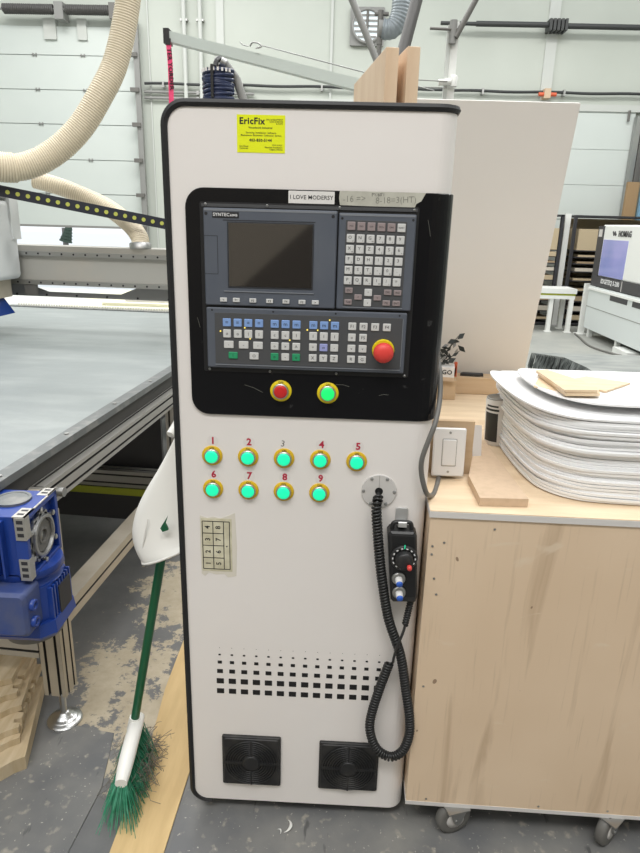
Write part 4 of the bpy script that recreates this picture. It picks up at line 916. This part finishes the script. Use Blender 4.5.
mb = MB(); mb.box(X1-.03, X1, YF, YF+.05, Zt-.002, Zt+.0006, 'alu'); mb.box(X1-.03, X1, YB-.045, YB, Zt-.002, Zt+.0006, 'alu'); mb.box(X1-.004, X1, YF, YB, Zt-.002, Zt+.0006, 'alu')
for y in (YF+.016, YF+.036, YB-.03, YB-.012): mb.box(X1-.024, X1-.008, y-.004, y+.004, Zt+.0004, Zt+.001, 'dark_window')
mb.build('top_mounting_face', gm)
mb = MB(); mb.lathe((-.692, .112, Zt-.004), (0, 0, 1), [(0, .043), (.006, .043), (.006, .036), (.0045, .035), (.0045, .001)], 'strip_grey', n=32, smooth=False); mb.build('top_flange', gm)
mb = MB(); mb.lathe((-.735, .035, Zt-.004), (0, 0, 1), [(0, .014), (.010, .014), (.010, .009), (.006, .008)], 'motor_blue', n=20); mb.build('vent_plug', gm)
mb = MB(); mb.box(-.785, -.735, .030, .055, Zt-.004, Zt-.0025, 'sticker') if False else mb.box(-.772, -.722, .002+.012, .030, Zt-.004, Zt-.0028, 'sticker'); mb.build('rating_plate', gm)
mb = MB(); mb.lathe((-.715, YF-.012, .700), (0, -1, 0), [(0, .016), (.006, .016), (.006, .010), (.010, .009), (.010, .001)], 'chrome', n=20); mb.build('oil_plug', gm)
mc = Vector((-.674, .108, 0))
mb = MB(); mb.lathe(mc, (0, 0, 1), [(Zb+.004, .085), (Zb-.012, .088), (Zb-.018, .080), (Zb-.035, .075), (Zb-.040, .082)], 'motor_blue', n=36); mb.build('adapter_flange', gm)
def octo(r, c=.35): return [(mc.x+x*r, mc.y+y*r) for x, y in ((-1, -1+c), (-1+c, -1), (1-c, -1), (1, -1+c), (1, 1-c), (1-c, 1), (-1+c, 1), (-1, 1-c))]
mb = MB(); mb.prism(octo(.074), 'z', .508, .622, 'motor_blue')
for k in range(8):
    y = mc.y-.05+k*.0145; mb.box(mc.x+.06, mc.x+.082, y-.003, y+.003, .513, .615, 'motor_blue'); x = mc.x-.05+k*.0145; mb.box(x-.003, x+.003, mc.y-.082, mc.y+.082, .513, .615, 'motor_blue')
mb.build('motor_body', gm)
mb = MB(); mb.box(mc.x+.080, mc.x+.0845, mc.y-.02, mc.y+.045, .515, .600, 'dark_window'); mb.build('side_plate', gm)
mb = MB(); mb.prism(rrect(-.742, -.615, .530, .648, .012), 'y', .04, -.030, 'motor_dusty', .008); tbx = mb.build('terminal_box', gm, bevel=.002)
for z in (.560, .605):
    mb = MB(); mb.lathe((-.615, -.003, z), (1, 0, 0), [(0, .014), (.010, .014), (.010, .008), (.004, .007)], 'motor_blue', n=20); mb.build('cable_entry', gm)
mb = MB(); L = []
for z, r_ in ((.527, .084), (.494, .088), (.482, .080)): L.append([(x, y, z) for x, y in octo(r_)])
mb.loops([[Vector(p) for p in l] for l in L], 'motor_blue'); mb.build('fan_cowl', gm)
mb = MB(); mb.lathe(mc, (0, 0, 1), [(.484, .074), (.460, .070), (.446, .050), (.444, .001)], 'pipe_dark', n=32); mb.build('fan_guard', gm)
mb = MB(); mb.box(-.74, -.66, YB-.01, .262, .70, .78, 'dark_grey'); mb.build('mounting_bracket', gm)

# wood boards lying under the table
R.seed(21); z = .002
names = ['lowest', 'second lowest', 'third', 'fourth', 'fifth', 'topmost']
for k in range(6):
    th = (.045, .02, .02, .02, .02, .02)[k]; xr = (-.740, -.775, -.785, -.805, -.83, -.86)[k]; yf = (.085, .13, .145, .21, .235, .27)[k]; yb_ = .255+.12
    a = rad((16, 18, 12, 14, 10, 8)[k]); P = [(xr-.5, yf-.02), (xr-.06, yf-.02), (xr-.03, yf)]
    ny = 6; y = yf+.01
    while y < yb_-.05:
        P += [(xr, y), (xr, y+.018), (xr-.018, y+.021), (xr-.020, y+.034), (xr, y+.037)] if k in (1, 2, 4) else [(xr, y), (xr, y+.037)]
        y += .042
    P += [(xr, yb_+.06), (xr-.5, yb_+.06)]
    c = Vector((xr, yf, 0)); Q = Matrix.Rotation(a, 3, 'Z'); P = [tuple((c+Q@(Vector((p[0], p[1], 0))-c))[:2]) for p in P]
    zz = z; mb = MB(); mb.prism(P, 'z', zz, zz+th, 'pine'); tag(mb.build('notched_board', bevel=.0008), names[k]+' notched light wood board in the pile beneath the router table', 'wood board', 'notched boards under the router table'); z += th+.001
mb = MB(); mb.box(-1.25, -.79, .02, .3, 0, .0018, 'blue_sheet'); 

# ------------------------------------------------------------------ broom and dustpan
br_ = thing('broom', (-.44, .07, 0), 'green handled broom with white head standing left of the cabinet', 'broom')
hb, ht = Vector((-.4535, .165, .112)), Vector((-.2715, .185, 1.06))
mb = MB(); mb.cyl(hb, ht, .0120, 'broom_green', n=20); mb.lathe(ht, ht-hb, [(0, .0125), (.012, .011), (.016, .004)], 'broom_green', n=16); mb.build('handle', br_)
# head block, long axis towards the viewer
a, b = Vector((-.448, .196, .113)), Vector((-.424, -.034, .108)); d = (b-a).normalized(); s_ = d.cross(Vector((0, 0, 1))).normalized()
L = []
for k in range(13):
    t = k/12; p = a+(b-a)*t+Vector((0, 0, .010*math.sin(PI*t))); w = .021*(1-.25*abs(2*t-1)**3); h = .017*(1-.2*abs(2*t-1)**3)
    L.append([p+s_*w*math.cos(q)+Vector((0, 0, 1))*h*math.sin(q) for q in [2*PI*j/14 for j in range(14)]])
mb = MB(); mb.loops(L, 'pan', True, True); hbk = mb.build('broom_head', br_)
mb = MB(); mb.lathe(hb-Vector((.004, 0, .02)), ht-hb, [(0, .018), (.03, .017), (.045, .0155)], 'pan', n=20); mb.build('handle_socket', br_)
R.seed(4); mb = MB(); md = MB()
for k in range(620):
    t = R.random()**.8; p = a+(b-a)*t; u = R.uniform(-1, 1); top = p+s_*u*.014-Vector((0, 0, .006))
    out = max(0, t-.72)/.28
    tip = top+s_*(u*.040+R.uniform(-.010, .010))+d*(out*out*.065+R.uniform(-.012, .014)); tip.z = R.uniform(.002, .012)
    mid = top*.5+tip*.5+Vector((R.uniform(-.004, .004), R.uniform(-.004, .004), .008)); mb.tube([top, mid, tip], lambda q: .0013*(1-q*.35), 'bristle', n=3, caps=False, smooth=False)
for k in range(260):
    t = R.uniform(0, .85); p = a+(b-a)*t+s_*R.uniform(-.05, .012)*-1 if False else a+(b-a)*t-s_*0
    side = 1 if R.random() < .85 else -1
    # gather on the right hand side (towards the cabinet)
    rs = s_ if s_.x > 0 else -s_
    p = a+(b-a)*t+rs*(.012+R.random()*.045)*side; p.z = R.uniform(.003, .085)*(1-.5*R.random())
    q1 = p+Vector((R.uniform(-.03, .03), R.uniform(-.04, .04), R.uniform(-.02, .02))); q2 = q1+Vector((R.uniform(-.03, .03), R.uniform(-.03, .03), R.uniform(-.02, .015)))
    q1.z = max(.002, q1.z); q2.z = max(.002, q2.z); md.tube([p, q1, q2], .0007, 'dust_fibre', n=3, caps=False, smooth=False)
mb.build('bristles', br_)['kind'] = 'stuff'; md.build('tangled_dust', br_)['kind'] = 'stuff'
dp = thing('dustpan', (-.33, .12, .665), 'white plastic dustpan clipped on the green broom handle', 'dustpan')
rows_ = [(1.03, -.272), (1.00, -.284), (.96, -.304), (.915, -.328), (.868, -.358), (.82, -.384), (.78, -.398), (.745, -.405), (.715, -.404), (.69, -.397), (.668, -.385)]
front = []; 
NC = 11
G = []
for i, (z, xl) in enumerate(rows_):
    t = i/(len(rows_)-1); xr = -.262; row = []
    for j in range(NC):
        q = j/(NC-1); x = xl+(xr-xl)*q
        bulge = math.sin(PI*min(1, q*1.0)*.5)
        y = .135-.075*t*math.sqrt(max(0, 1-(1-q)**2))-.012*(1-q)
        zz = z+(.075 if True else 0)*q*t**3-.01*q*t
        row.append(Vector((x, y, zz)))
    G.append(row)
mb = MB(); V = [p for r in G for p in r]; Fq = [(i*NC+j, i*NC+j+1, (i+1)*NC+j+1, (i+1)*NC+j) for i in range(len(G)-1) for j in range(NC-1)]; mb.add(V, Fq, 'pan', True)
o = mb.build('pan_shell', dp); so = o.modifiers.new('solid', 'SOLIDIFY'); so.thickness = .003; so.offset = 1; sb = o.modifiers.new('sub', 'SUBSURF'); sb.levels = 1; sb.render_levels = 2
mb = MB(); ridge = spline([(-.385, .123, .668), (-.372, .090, .705), (-.360, .082, .760), (-.352, .085, .80)], 6); mb.tube(ridge, lambda t: .0035*(1-.6*t), 'pan', n=8); mb.build('side_ridge', dp)
lip = [G[-1][j]+Vector((0, 0, -.001)) for j in range(NC)]; mb = MB(); mb.tube(spline(lip, 3), .0035, 'pan', n=8); mb.build('front_lip', dp)
mb = MB(); hp = Vector((-.306, .066, .795)); mb.prism([(hp.x-.004, hp.z-.016), (hp.x+.010, hp.z-.010), (hp.x+.007, hp.z), (hp.x+.004, hp.z+.006), (hp.x+.010, hp.z+.026), (hp.x-.002, hp.z+.006), (hp.x-.009, hp.z-.006)], 'y', hp.y, hp.y-.006, 'broom_green'); mb.build('hanging_hole', dp)
mb = MB(); mb.box(-.345, -.275, .125, .172, .86, .885, 'pan'); mb.tube([(-.300, .13, 1.0), (-.29, .16, 1.02), (-.276, .17, 1.07)], .010, 'pan', n=10); mb.build('handle_clip', dp)

# ------------------------------------------------------------------ floor things
mb = MB(); mb.prism([(-.420, -1.3), (-.297, -1.3), (-.292, -.129), (-.285, .145), (-.30, 1.5), (-.452, 1.5), (-.444, .439), (-.425, .205)], 'z', .0005, .005, 'plank'); tag(mb.build('floor_plank'), 'long yellowish wood plank flat on the floor under the broom', 'plank')
mb = MB(); mb.prism([(-1.6, -1.3), (-.56, -1.3), (-.525, -.14), (-.512, .045), (-.545, .24), (-.685, .262), (-.80, .072), (-1.6, -.8)], 'z', .0005, .004, 'mat_grey'); tag(mb.build('floor_mat'), 'dark scuffed grey mat on the floor at lower left', 'mat')
mb = MB(); mb.prism([(-.285, -1.3), (1.5, -1.3), (1.5, -.0), (.9, .25), (-.272, .25), (-.282, -.1)], 'z', .0003, .0022, 'mat_grey'); tag(mb.build('floor_sheet'), 'grey floor sheet beneath the cabinet front and cart', 'mat')
def chip(x, y, s, a, lab):
    mb = MB(); P = []
    for k in range(9): t = -1.2+2.4*k/8; P.append((x+s*math.cos(t+a), y+s*math.sin(t+a), .006+.004*(1-abs(k-4)/4)))
    mb.tube(P, lambda t: s*.22*max(.1, math.sin(PI*t)), 'shaving', n=6, flat=.4); tag(mb.build('curled_shaving'), lab, 'shaving', 'white shavings on the floor')
chip(-.006, -.040, .020, -.2, 'larger curled white shaving on the floor before the cabinet'); chip(-.018, -.060, .008, .6, 'smaller curled white shaving on the floor before the cabinet')

# ------------------------------------------------------------------ jib boom, strap, spool, poles behind the cabinet
jb = thing('jib_boom', (.27, 1.2, 0), 'pale steel jib boom sloping behind the top of the cabinet', 'boom arm')
mb = MB(); a, b = Vector((-.540, 1.2, 2.091)), Vector((.27, 1.2, 1.922)); d = (b-a).normalized(); up = Vector((-d.z, 0, d.x))
P0 = [a+up*.016, a-up*.016, a-up*.016+Vector((0, .04, 0)), a+up*.016+Vector((0, .04, 0))]; P1 = [b+up*.019, b-up*.019, b-up*.019+Vector((0, .04, 0)), b+up*.019+Vector((0, .04, 0))]; mb.loops([P0, P1], 'boom'); mb.build('boom_tube', jb)
mb = MB(); mb.box(-.557, -.537, 1.195, 1.245, 2.068, 2.114, 'black_plastic'); mb.build('end_cap', jb)
mb = MB(); mb.cyl((.27, 1.22, 0), (.27, 1.22, 1.95), .03, 'boom'); mb.cyl((.27, 1.22, 0), (.27, 1.22, .01), .1, 'boom'); mb.build('mast', jb)
mb = MB(); mb.tube(spline([(-.255, 1.19, 2.062), (-.245, 1.185, 2.072), (-.225, 1.185, 2.070), (-.215, 1.185, 2.060), (-.235, 1.185, 2.055)], 4), .003, 'steel', n=6); mb.tube([(-.29, 1.19, 2.075), (-.28, 1.19, 2.066), (-.26, 1.19, 2.062)], .002, 'steel', n=6)
mb.cyl((-.215, 1.185, 2.064), (.434, 1.6, 2.01), .0022, 'steel', n=6); mb.build('guy_wire', jb)
mb = MB(); P = []
for k in range(18): t = k/17; P.append((-.538+.010*t+.002*math.sin(t*9), 1.185, 2.078-.42*t))
n = len(P); mb.loops([[Vector((x-.0085, y, z)), Vector((x+.0085, y+.002*math.sin(z*40), z)), Vector((x+.0085, y+.003, z)), Vector((x-.0085, y+.003, z))] for x, y, z in P], 'pink')
mb.text('TER YORDER', .021, TF(-.533, 1.183, 1.985, roll=rad(-88)), 'ink', .0003, .02); mb.box(-.547, -.529, 1.183, 1.19, 2.06, 2.08, 'black_plastic')
tag(mb.build('lanyard_strap'), 'pink strap with black lettering hanging from the boom end', 'strap')
sp = thing('hose_spool', (-.33, 1.03, 1.86), 'navy blue coiled air hose bundle hanging behind cabinet top left', 'hose bundle')
mb = MB(); R.seed(8)
for k in range(9):
    z = 1.867+k*.0092; P = [(-.332+.046*math.cos(t)+R.uniform(-.002, .002), 1.0+.04*math.sin(t), z+.006*math.sin(t+k)) for t in [2*PI*j/20 for j in range(21)]]; mb.tube(P, .0062, 'navy', n=6)
mb.build('hose_coil', sp)
mb = MB(); mb.cyl((-.332, 1.0, 1.86), (-.332, 1.0, 1.95), .043, 'navy'); mb.build('core', sp)
mb = MB(); mb.box(-.346, -.338, .945, 1.05, 1.86, 1.955, 'black_plastic')
for k in range(9): a = rad(200+k*16); mb.box(-.332+.05*math.cos(a)-.003, -.332+.05*math.cos(a)+.003, 1+.05*math.sin(a)-.002, 1+.05*math.sin(a), 1.938, 1.948, 'sticker')
mb.tube(spline([(-.338, .99, 1.955), (-.336, 1.0, 1.975), (-.330, 1.02, 1.985), (-.318, 1.02, 1.972)], 4), .009, 'black_plastic', n=8); mb.build('binding_strap', sp)
mb = MB(); mb.cyl((-.316, 1.01, 1.975), (-.278, 1.03, 1.93), .014, 'pipe_grey', n=14); mb.cyl((-.278, 1.03, 1.93), (-.245, 1.03, 1.84), .014, 'pipe_grey', n=14); mb.cyl((-.245, 1.03, 1.84), (-.235, 1.04, 0), .014, 'pipe_grey', n=14); mb.cyl((-.325, 1.005, 1.975), (-.310, 1.01, 1.968), .016, 'steel', n=12); mb.build('support_pipe', sp)
wp = thing('white_pole', (.69, 3.0, 0), 'pale vertical steel pole behind the cabinet top right corner', 'pole')
mb = MB(); mb.box(.668, .712, 2.98, 3.03, 0, 2.62, 'white_post'); mb.build('post', wp)
mb = MB(); mb.box(.645, .666, 2.97, 3.0, 2.0, 2.60, 'trim'); mb.cyl((.675, 2.96, 2.50), (.675, 2.96, 2.62), .022, 'pipe_grey', n=12); mb.cyl((.54, 2.95, 2.575), (.72, 2.95, 2.57), .008, 'pipe_dark', n=8); mb.cyl((.69, 2.95, 2.53), (.87, 2.95, 2.88), .016, 'pipe_dark', n=12); mb.build('clamp_brace', wp)
mb = MB(); mb.cyl((.61, 2.95, 2.295), (.70, 2.95, 2.303), .018, 'white_post', n=12); mb.lathe((.70, 2.95, 2.275), (0, 0, 1), [(0, .02), (.05, .024), (.06, .018)], 'white_post', n=12); mb.build('coupling', wp)
for z0, z1, lab in ((2.28, 2.268, 'upper thin steel wire running right from the boom to the pale pole'), (2.235, 2.235, 'lower thin steel wire running right toward the pale pole')):
    mb = MB(); mb.cyl((.25, 2.93, z0+.03), (.66, 2.93, z1+.03), .003, 'pipe_grey', n=6); tag(mb.build('steel_wire'), lab, 'wire')
mb = MB(); mb.cyl((.49, 3.2, 2.86), (.345, 3.0, 2.25), .036, 'spring_dark', n=20); mb.cyl((.345, 3.0, 2.25), (.345, 3.0, 0), .036, 'spring_dark', n=20); tag(mb.build('slanted_pipe'), 'thick dark grey slanted pipe behind the wood boards', 'pipe')
mb = MB(); mb.cyl((.035, 3.0, 2.82), (.25, 3.0, 2.40), .020, 'pipe_grey', n=16); mb.cyl((.25, 3.0, 2.40), (.26, 3.0, 0), .018, 'pipe_grey', n=14); tag(mb.build('slanted_rod'), 'thin grey slanted rod crossing in front of the wall fan', 'rod')
mb = hose('d', [(.560, 6, 3.95), (.560, 6, 3.62), (.548, 6, 3.46), (.50, 6, 3.36), (.44, 6, 3.335), (.38, 6, 3.34)], .095, '', .03)
mb2 = MB(); mb2.v = mb.v; mb2.f = mb.f; mb2.mi = mb.mi; mb2.sm = mb.sm; mb2.mats = ['duct', 'duct']; tag(mb2.build('flexible_duct'), 'grey ribbed flexible duct bending down at top centre', 'duct')
mb = MB(); mb.cyl((.36, 6.0, 3.34), (.36, 6.0, 2.6), .025, 'pipe_dark', n=10); mb.cyl((.345, 6, 3.34), (.42, 6, 3.34), .08, 'pipe_grey', n=16); mb.cyl((.36, 6, 3.5), (.36, 6, 3.2), .03, 'pipe_dark', n=10); mb.cyl((.36, 6., 2.6), (.36, 6., 0), .03, 'pipe_dark', n=10); mb.cyl((.30, 6, 3.47), (.44, 6, 3.47), .02, 'pipe_dark', n=8); tag(mb.build('duct_stand'), 'dark upright stand beside the grey duct and wall fan', 'stand')

# ------------------------------------------------------------------ racks and machines at far right
def rack(x0, x1, lab, seed, nm):
    r = thing('sheet_rack', ((x0+x1)/2, 9.5, 0), lab, 'rack')
    for x in (x0, x1-.07):
        for y in (9.2, 9.85): mb = MB(); mb.box(x, x+.045, y, y+.05, 0, 1.70, 'rack_black'); mb.build('upright', r)
    for z in (1.67, .02): mb = MB(); mb.box(x0+.045, x1-.045, 9.2, 9.9, z, z+.03, 'rack_black'); mb.build('crossbar', r)
    q = random.Random(seed)
    mb = MB(); mb.box(x0+.07, x1-.07, 9.91, 9.93, .05, 1.66, 'tan_a'); mb.build('back_board', r)
    zs_ = [.10, .24, .40, .56, .72, .86, .98, 1.08, 1.18]
    for z in zs_: mb = MB(); mb.box(x0+.07, x1-.07, 9.22, 9.9, z-.016, z, 'rack_black'); mb.build('shelf', r)
    ords = 'lowest second third fourth fifth sixth seventh eighth topmost'.split()
    for k, z in enumerate(zs_):
        th = q.choice([.03, .05, .07]) if k < 8 else .32; w = q.uniform(.0, .10)
        mb = MB(); mb.box(x0+.09+w*.5, x1-.08, 9.21+q.uniform(0, .02), 9.88, z, z+min(th, .34), ['tan_a', 'tan_c', 'tan_b', 'tan_a'][k % 4] if k < 8 else 'tan_a'); tag(mb.build('sheet_bundle'), '%s bundle of tan sheet goods on the %s' % (ords[k], nm), 'sheet goods')
rack(2.30, 3.47, 'black framed sheet rack partly hidden by the leaning white board', 3, 'left rack beside the leaning board')
rack(3.60, 5.3, 'black framed sheet rack behind the white machine at right', 5, 'right rack behind the white machine')
mb = MB(); mb.box(3.49, 3.575, 9.3, 9.4, 0, 1.72, 'white_post'); tag(mb.build('white_divider_post'), 'white post standing between the two black racks', 'post')
wt = thing('white_work_table', (3.2, 8.6, 0), 'low white work table before the racks right of the leaning board', 'table')
mb = MB(); mb.box(2.75, 3.55, 8.5, 8.95, .575, .645, 'white_post'); mb.box(2.77, 3.54, 8.52, 8.93, .545, .575, 'yellow_green'); mb.box(2.75, 3.53, 8.5, 8.95, .495, .545, 'white_post'); mb.build('tabletop', wt)
for x, y in ((2.80, 8.53), (3.20, 8.55), (3.49, 8.53), (2.8, 8.9), (3.49, 8.9)): mb = MB(); mb.box(x-.03, x+.03, y-.03, y+.03, .0, .495, 'white_post'); mb.box(x-.05, x+.05, y-.05, y+.05, 0, .012, 'white_post'); mb.build('leg', wt)
mb = MB(); mb.box(3.62, 3.70, 8.4, 8.46, 0, .74, 'white_post'); mb.box(3.58, 3.74, 8.36, 8.5, 0, .012, 'white_post'); tag(mb.build('white_stand_post'), 'short white post on the floor beside the work table', 'post')
mb = MB(); mb.tube(spline([(3.55, 8.35, .012), (3.50, 8.0, .012), (3.40, 7.3, .012), (3.50, 6.8, .012), (3.66, 6.6, .012), (3.8, 6.5, .012)], 8), .014, 'pipe_dark', n=8); tag(mb.build('floor_cable'), 'dark cable winding on the far floor toward the white machine', 'cable')
em = thing('edge_banding_machine', (4.1, 6.7, 0), 'large white machine with lilac window and black band at right edge', 'machine')
FX = 3.67
mb = MB(); mb.box(FX, FX+1.0, 5.5, 8.20, .87, 1.56, 'white_post'); mb.build('hood', em, bevel=.02)
mb = MB(); mb.box(FX-.012, FX+.9, 8.12, 8.32, .72, 1.545, 'dark_grey'); mb.box(FX-.014, FX-.010, 8.16, 8.28, 1.40, 1.50, 'plate'); mb.build('end_cover', em)
mb = MB(); mb.box(FX-.008, FX+.002, 7.28, 8.09, .885, 1.365, 'lilac'); mb.build('tinted_window', em)
mb = MB(); mb.box(FX-.02, FX+.95, 5.5, 8.20, .735, .87, 'dark_grey'); mb.box(FX-.021, FX-.019, 7.22, 7.24, .735, .87, 'plate')
mb.text('EDGETEQ S-200', .085, Matrix.Translation((FX-.022, 7.62, .815))@Matrix.Rotation(-PI/2, 4, 'Z')@Matrix.Rotation(PI/2, 4, 'X'), 'ink_white', .001, .02); mb.build('control_band', em)
mb = MB(); mb.text('HOMAG', .105, Matrix.Translation((FX-.006, 7.42, 1.445))@Matrix.Rotation(-PI/2, 4, 'Z')@Matrix.Rotation(PI/2, 4, 'X'), 'dark_grey', .002, .02); mb.prism([(7.78, 1.42), (7.82, 1.47), (7.80, 1.48), (7.75, 1.44)], 'x', FX-.008, FX, 'dark_grey'); mb.prism([(7.72, 1.42), (7.76, 1.47), (7.74, 1.48), (7.69, 1.44)], 'x', FX-.008, FX, 'dark_grey'); mb.build('hood_lettering', em)
mb = MB(); mb.box(FX-.03, FX+.95, 5.5, 8.30, .125, .725, 'machine_grey'); mb.box(FX-.034, FX-.028, 5.5, 8.3, .43, .438, 'pipe_grey')
for y0, y1 in ((6.95, 7.5), (6.3, 6.8)): mb.box(FX-.034, FX-.028, y0, y1, .60, .67, 'dark_grey')
mb.box(FX-.05, FX-.02, 5.5, 8.3, .672, .70, 'white_post'); mb.build('machine_base', em)
for y in (8.15, 7.15, 5.8):
    mb = MB(); mb.box(FX, FX+.06, y, y+.06, 0, .125, 'white_post'); mb.build('machine_foot', em)
mb = MB(); mb.box(FX-.10, FX+.05, 6.55, 7.0, .0, .07, 'white_post'); mb.build('floor_box', em)
# low grey platform with a dark fringed side
pf = thing('low_platform', (3.4, 4.4, 0), 'low grey platform with dark ragged fringe beyond the white stack', 'platform')
mb = MB(); mb.prism([(2.36, 3.2), (5.2, 3.2), (5.2, 5.40), (2.05, 5.30), (2.321, 5.10), (2.379, 4.64)], 'z', .25, .27, 'plat_top'); mb.prism([(2.40, 3.2), (5.15, 3.2), (5.15, 5.30), (2.12, 5.28), (2.34, 5.10), (2.41, 4.64)], 'z', 0, .25, 'dark_grey'); mb.build('deck', pf)
mb = MB(); R.seed(9)
for k in range(190):
    y = 3.22+k*.011; x = 2.377+(y-3.2)*.001 if y < 4.64 else (2.377-(y-4.64)*.126 if y < 5.1 else 2.318-(y-5.1)*1.35); l = R.uniform(.17, .26); w = R.uniform(.006, .012); dx = R.uniform(-.045, .0)
    mb.add([(x, y-w, .268), (x, y+w, .268), (x+dx-.01, y+w*.8+R.uniform(-.02, .02), .268-l*.6), (x+dx, y+R.uniform(-.02, .02), .268-l), (x+dx-.012, y-w, .268-l*.6), (x+.01, y, .262)], [(0, 1, 2, 3, 4), (1, 5, 2), (5, 3, 2), (5, 4, 3), (0, 4, 5)], 'crumpled')
mb.build('ragged_fringe', pf)['kind'] = 'stuff'

mb = MB(); mb.prism([(-1.55, 0), (1.9, 0), (1.9, 2.3), (.25, 1.92), (-1.25, .55)], 'y', -5.0, -5.03, 'dark_grey'); tag(mb.build('added_reflection_panel'), 'added dark panel behind the camera, shaped to mirror as diagonal shade in the screen', 'panel')  # added out of view, only to darken part of the screen's reflection
# ------------------------------------------------------------------ light, world, camera
def area(loc, sx, sy, power, rot=(0, 0, 0), col=(1, .98, .95)):
    l = bpy.data.lights.new('ceiling_light', 'AREA'); l.shape = 'RECTANGLE'; l.size = sx; l.size_y = sy; l.energy = power; l.color = col
    o = bpy.data.objects.new('ceiling_light', l); COL.objects.link(o); o.location = loc; o.rotation_euler = rot; return o
area((-.6, -2.6, 5.2), 4.0, 1.2, 150); area((1.8, 1.5, 6.0), 4.0, 1.2, 120); area((-3.2, 3.0, 6.2), 4.5, 1.2, 150); area((3.2, 6.5, 6.2), 4.5, 1.2, 190); area((-3.0, 7.4, 6.2), 4.5, 1.2, 190)
W = bpy.data.worlds.new('World'); scn.world = W; W.use_nodes = True; bg = W.node_tree.nodes['Background']; bg.inputs[0].default_value = (.93, .97, 1, 1); bg.inputs[1].default_value = .95
cam = bpy.data.cameras.new('camera'); co = bpy.data.objects.new('camera', cam); COL.objects.link(co); scn.camera = co
cam.sensor_fit = 'VERTICAL'; cam.sensor_height = 24.0; cam.lens = 641/853*24.0; cam.clip_start = .02; cam.clip_end = 200
co.location = (.10036, -1.3, 1.49)
co.rotation_euler = (Matrix.Rotation(rad(1.8052), 3, 'Z')@Matrix.Rotation(PI/2-rad(17.6594), 3, 'X')@Matrix.Rotation(rad(1.5642), 3, 'Z')).to_euler()
scn.view_settings.view_transform = 'Standard'; scn.view_settings.look = 'None'; scn.view_settings.gamma = 1; scn.view_settings.exposure = .30
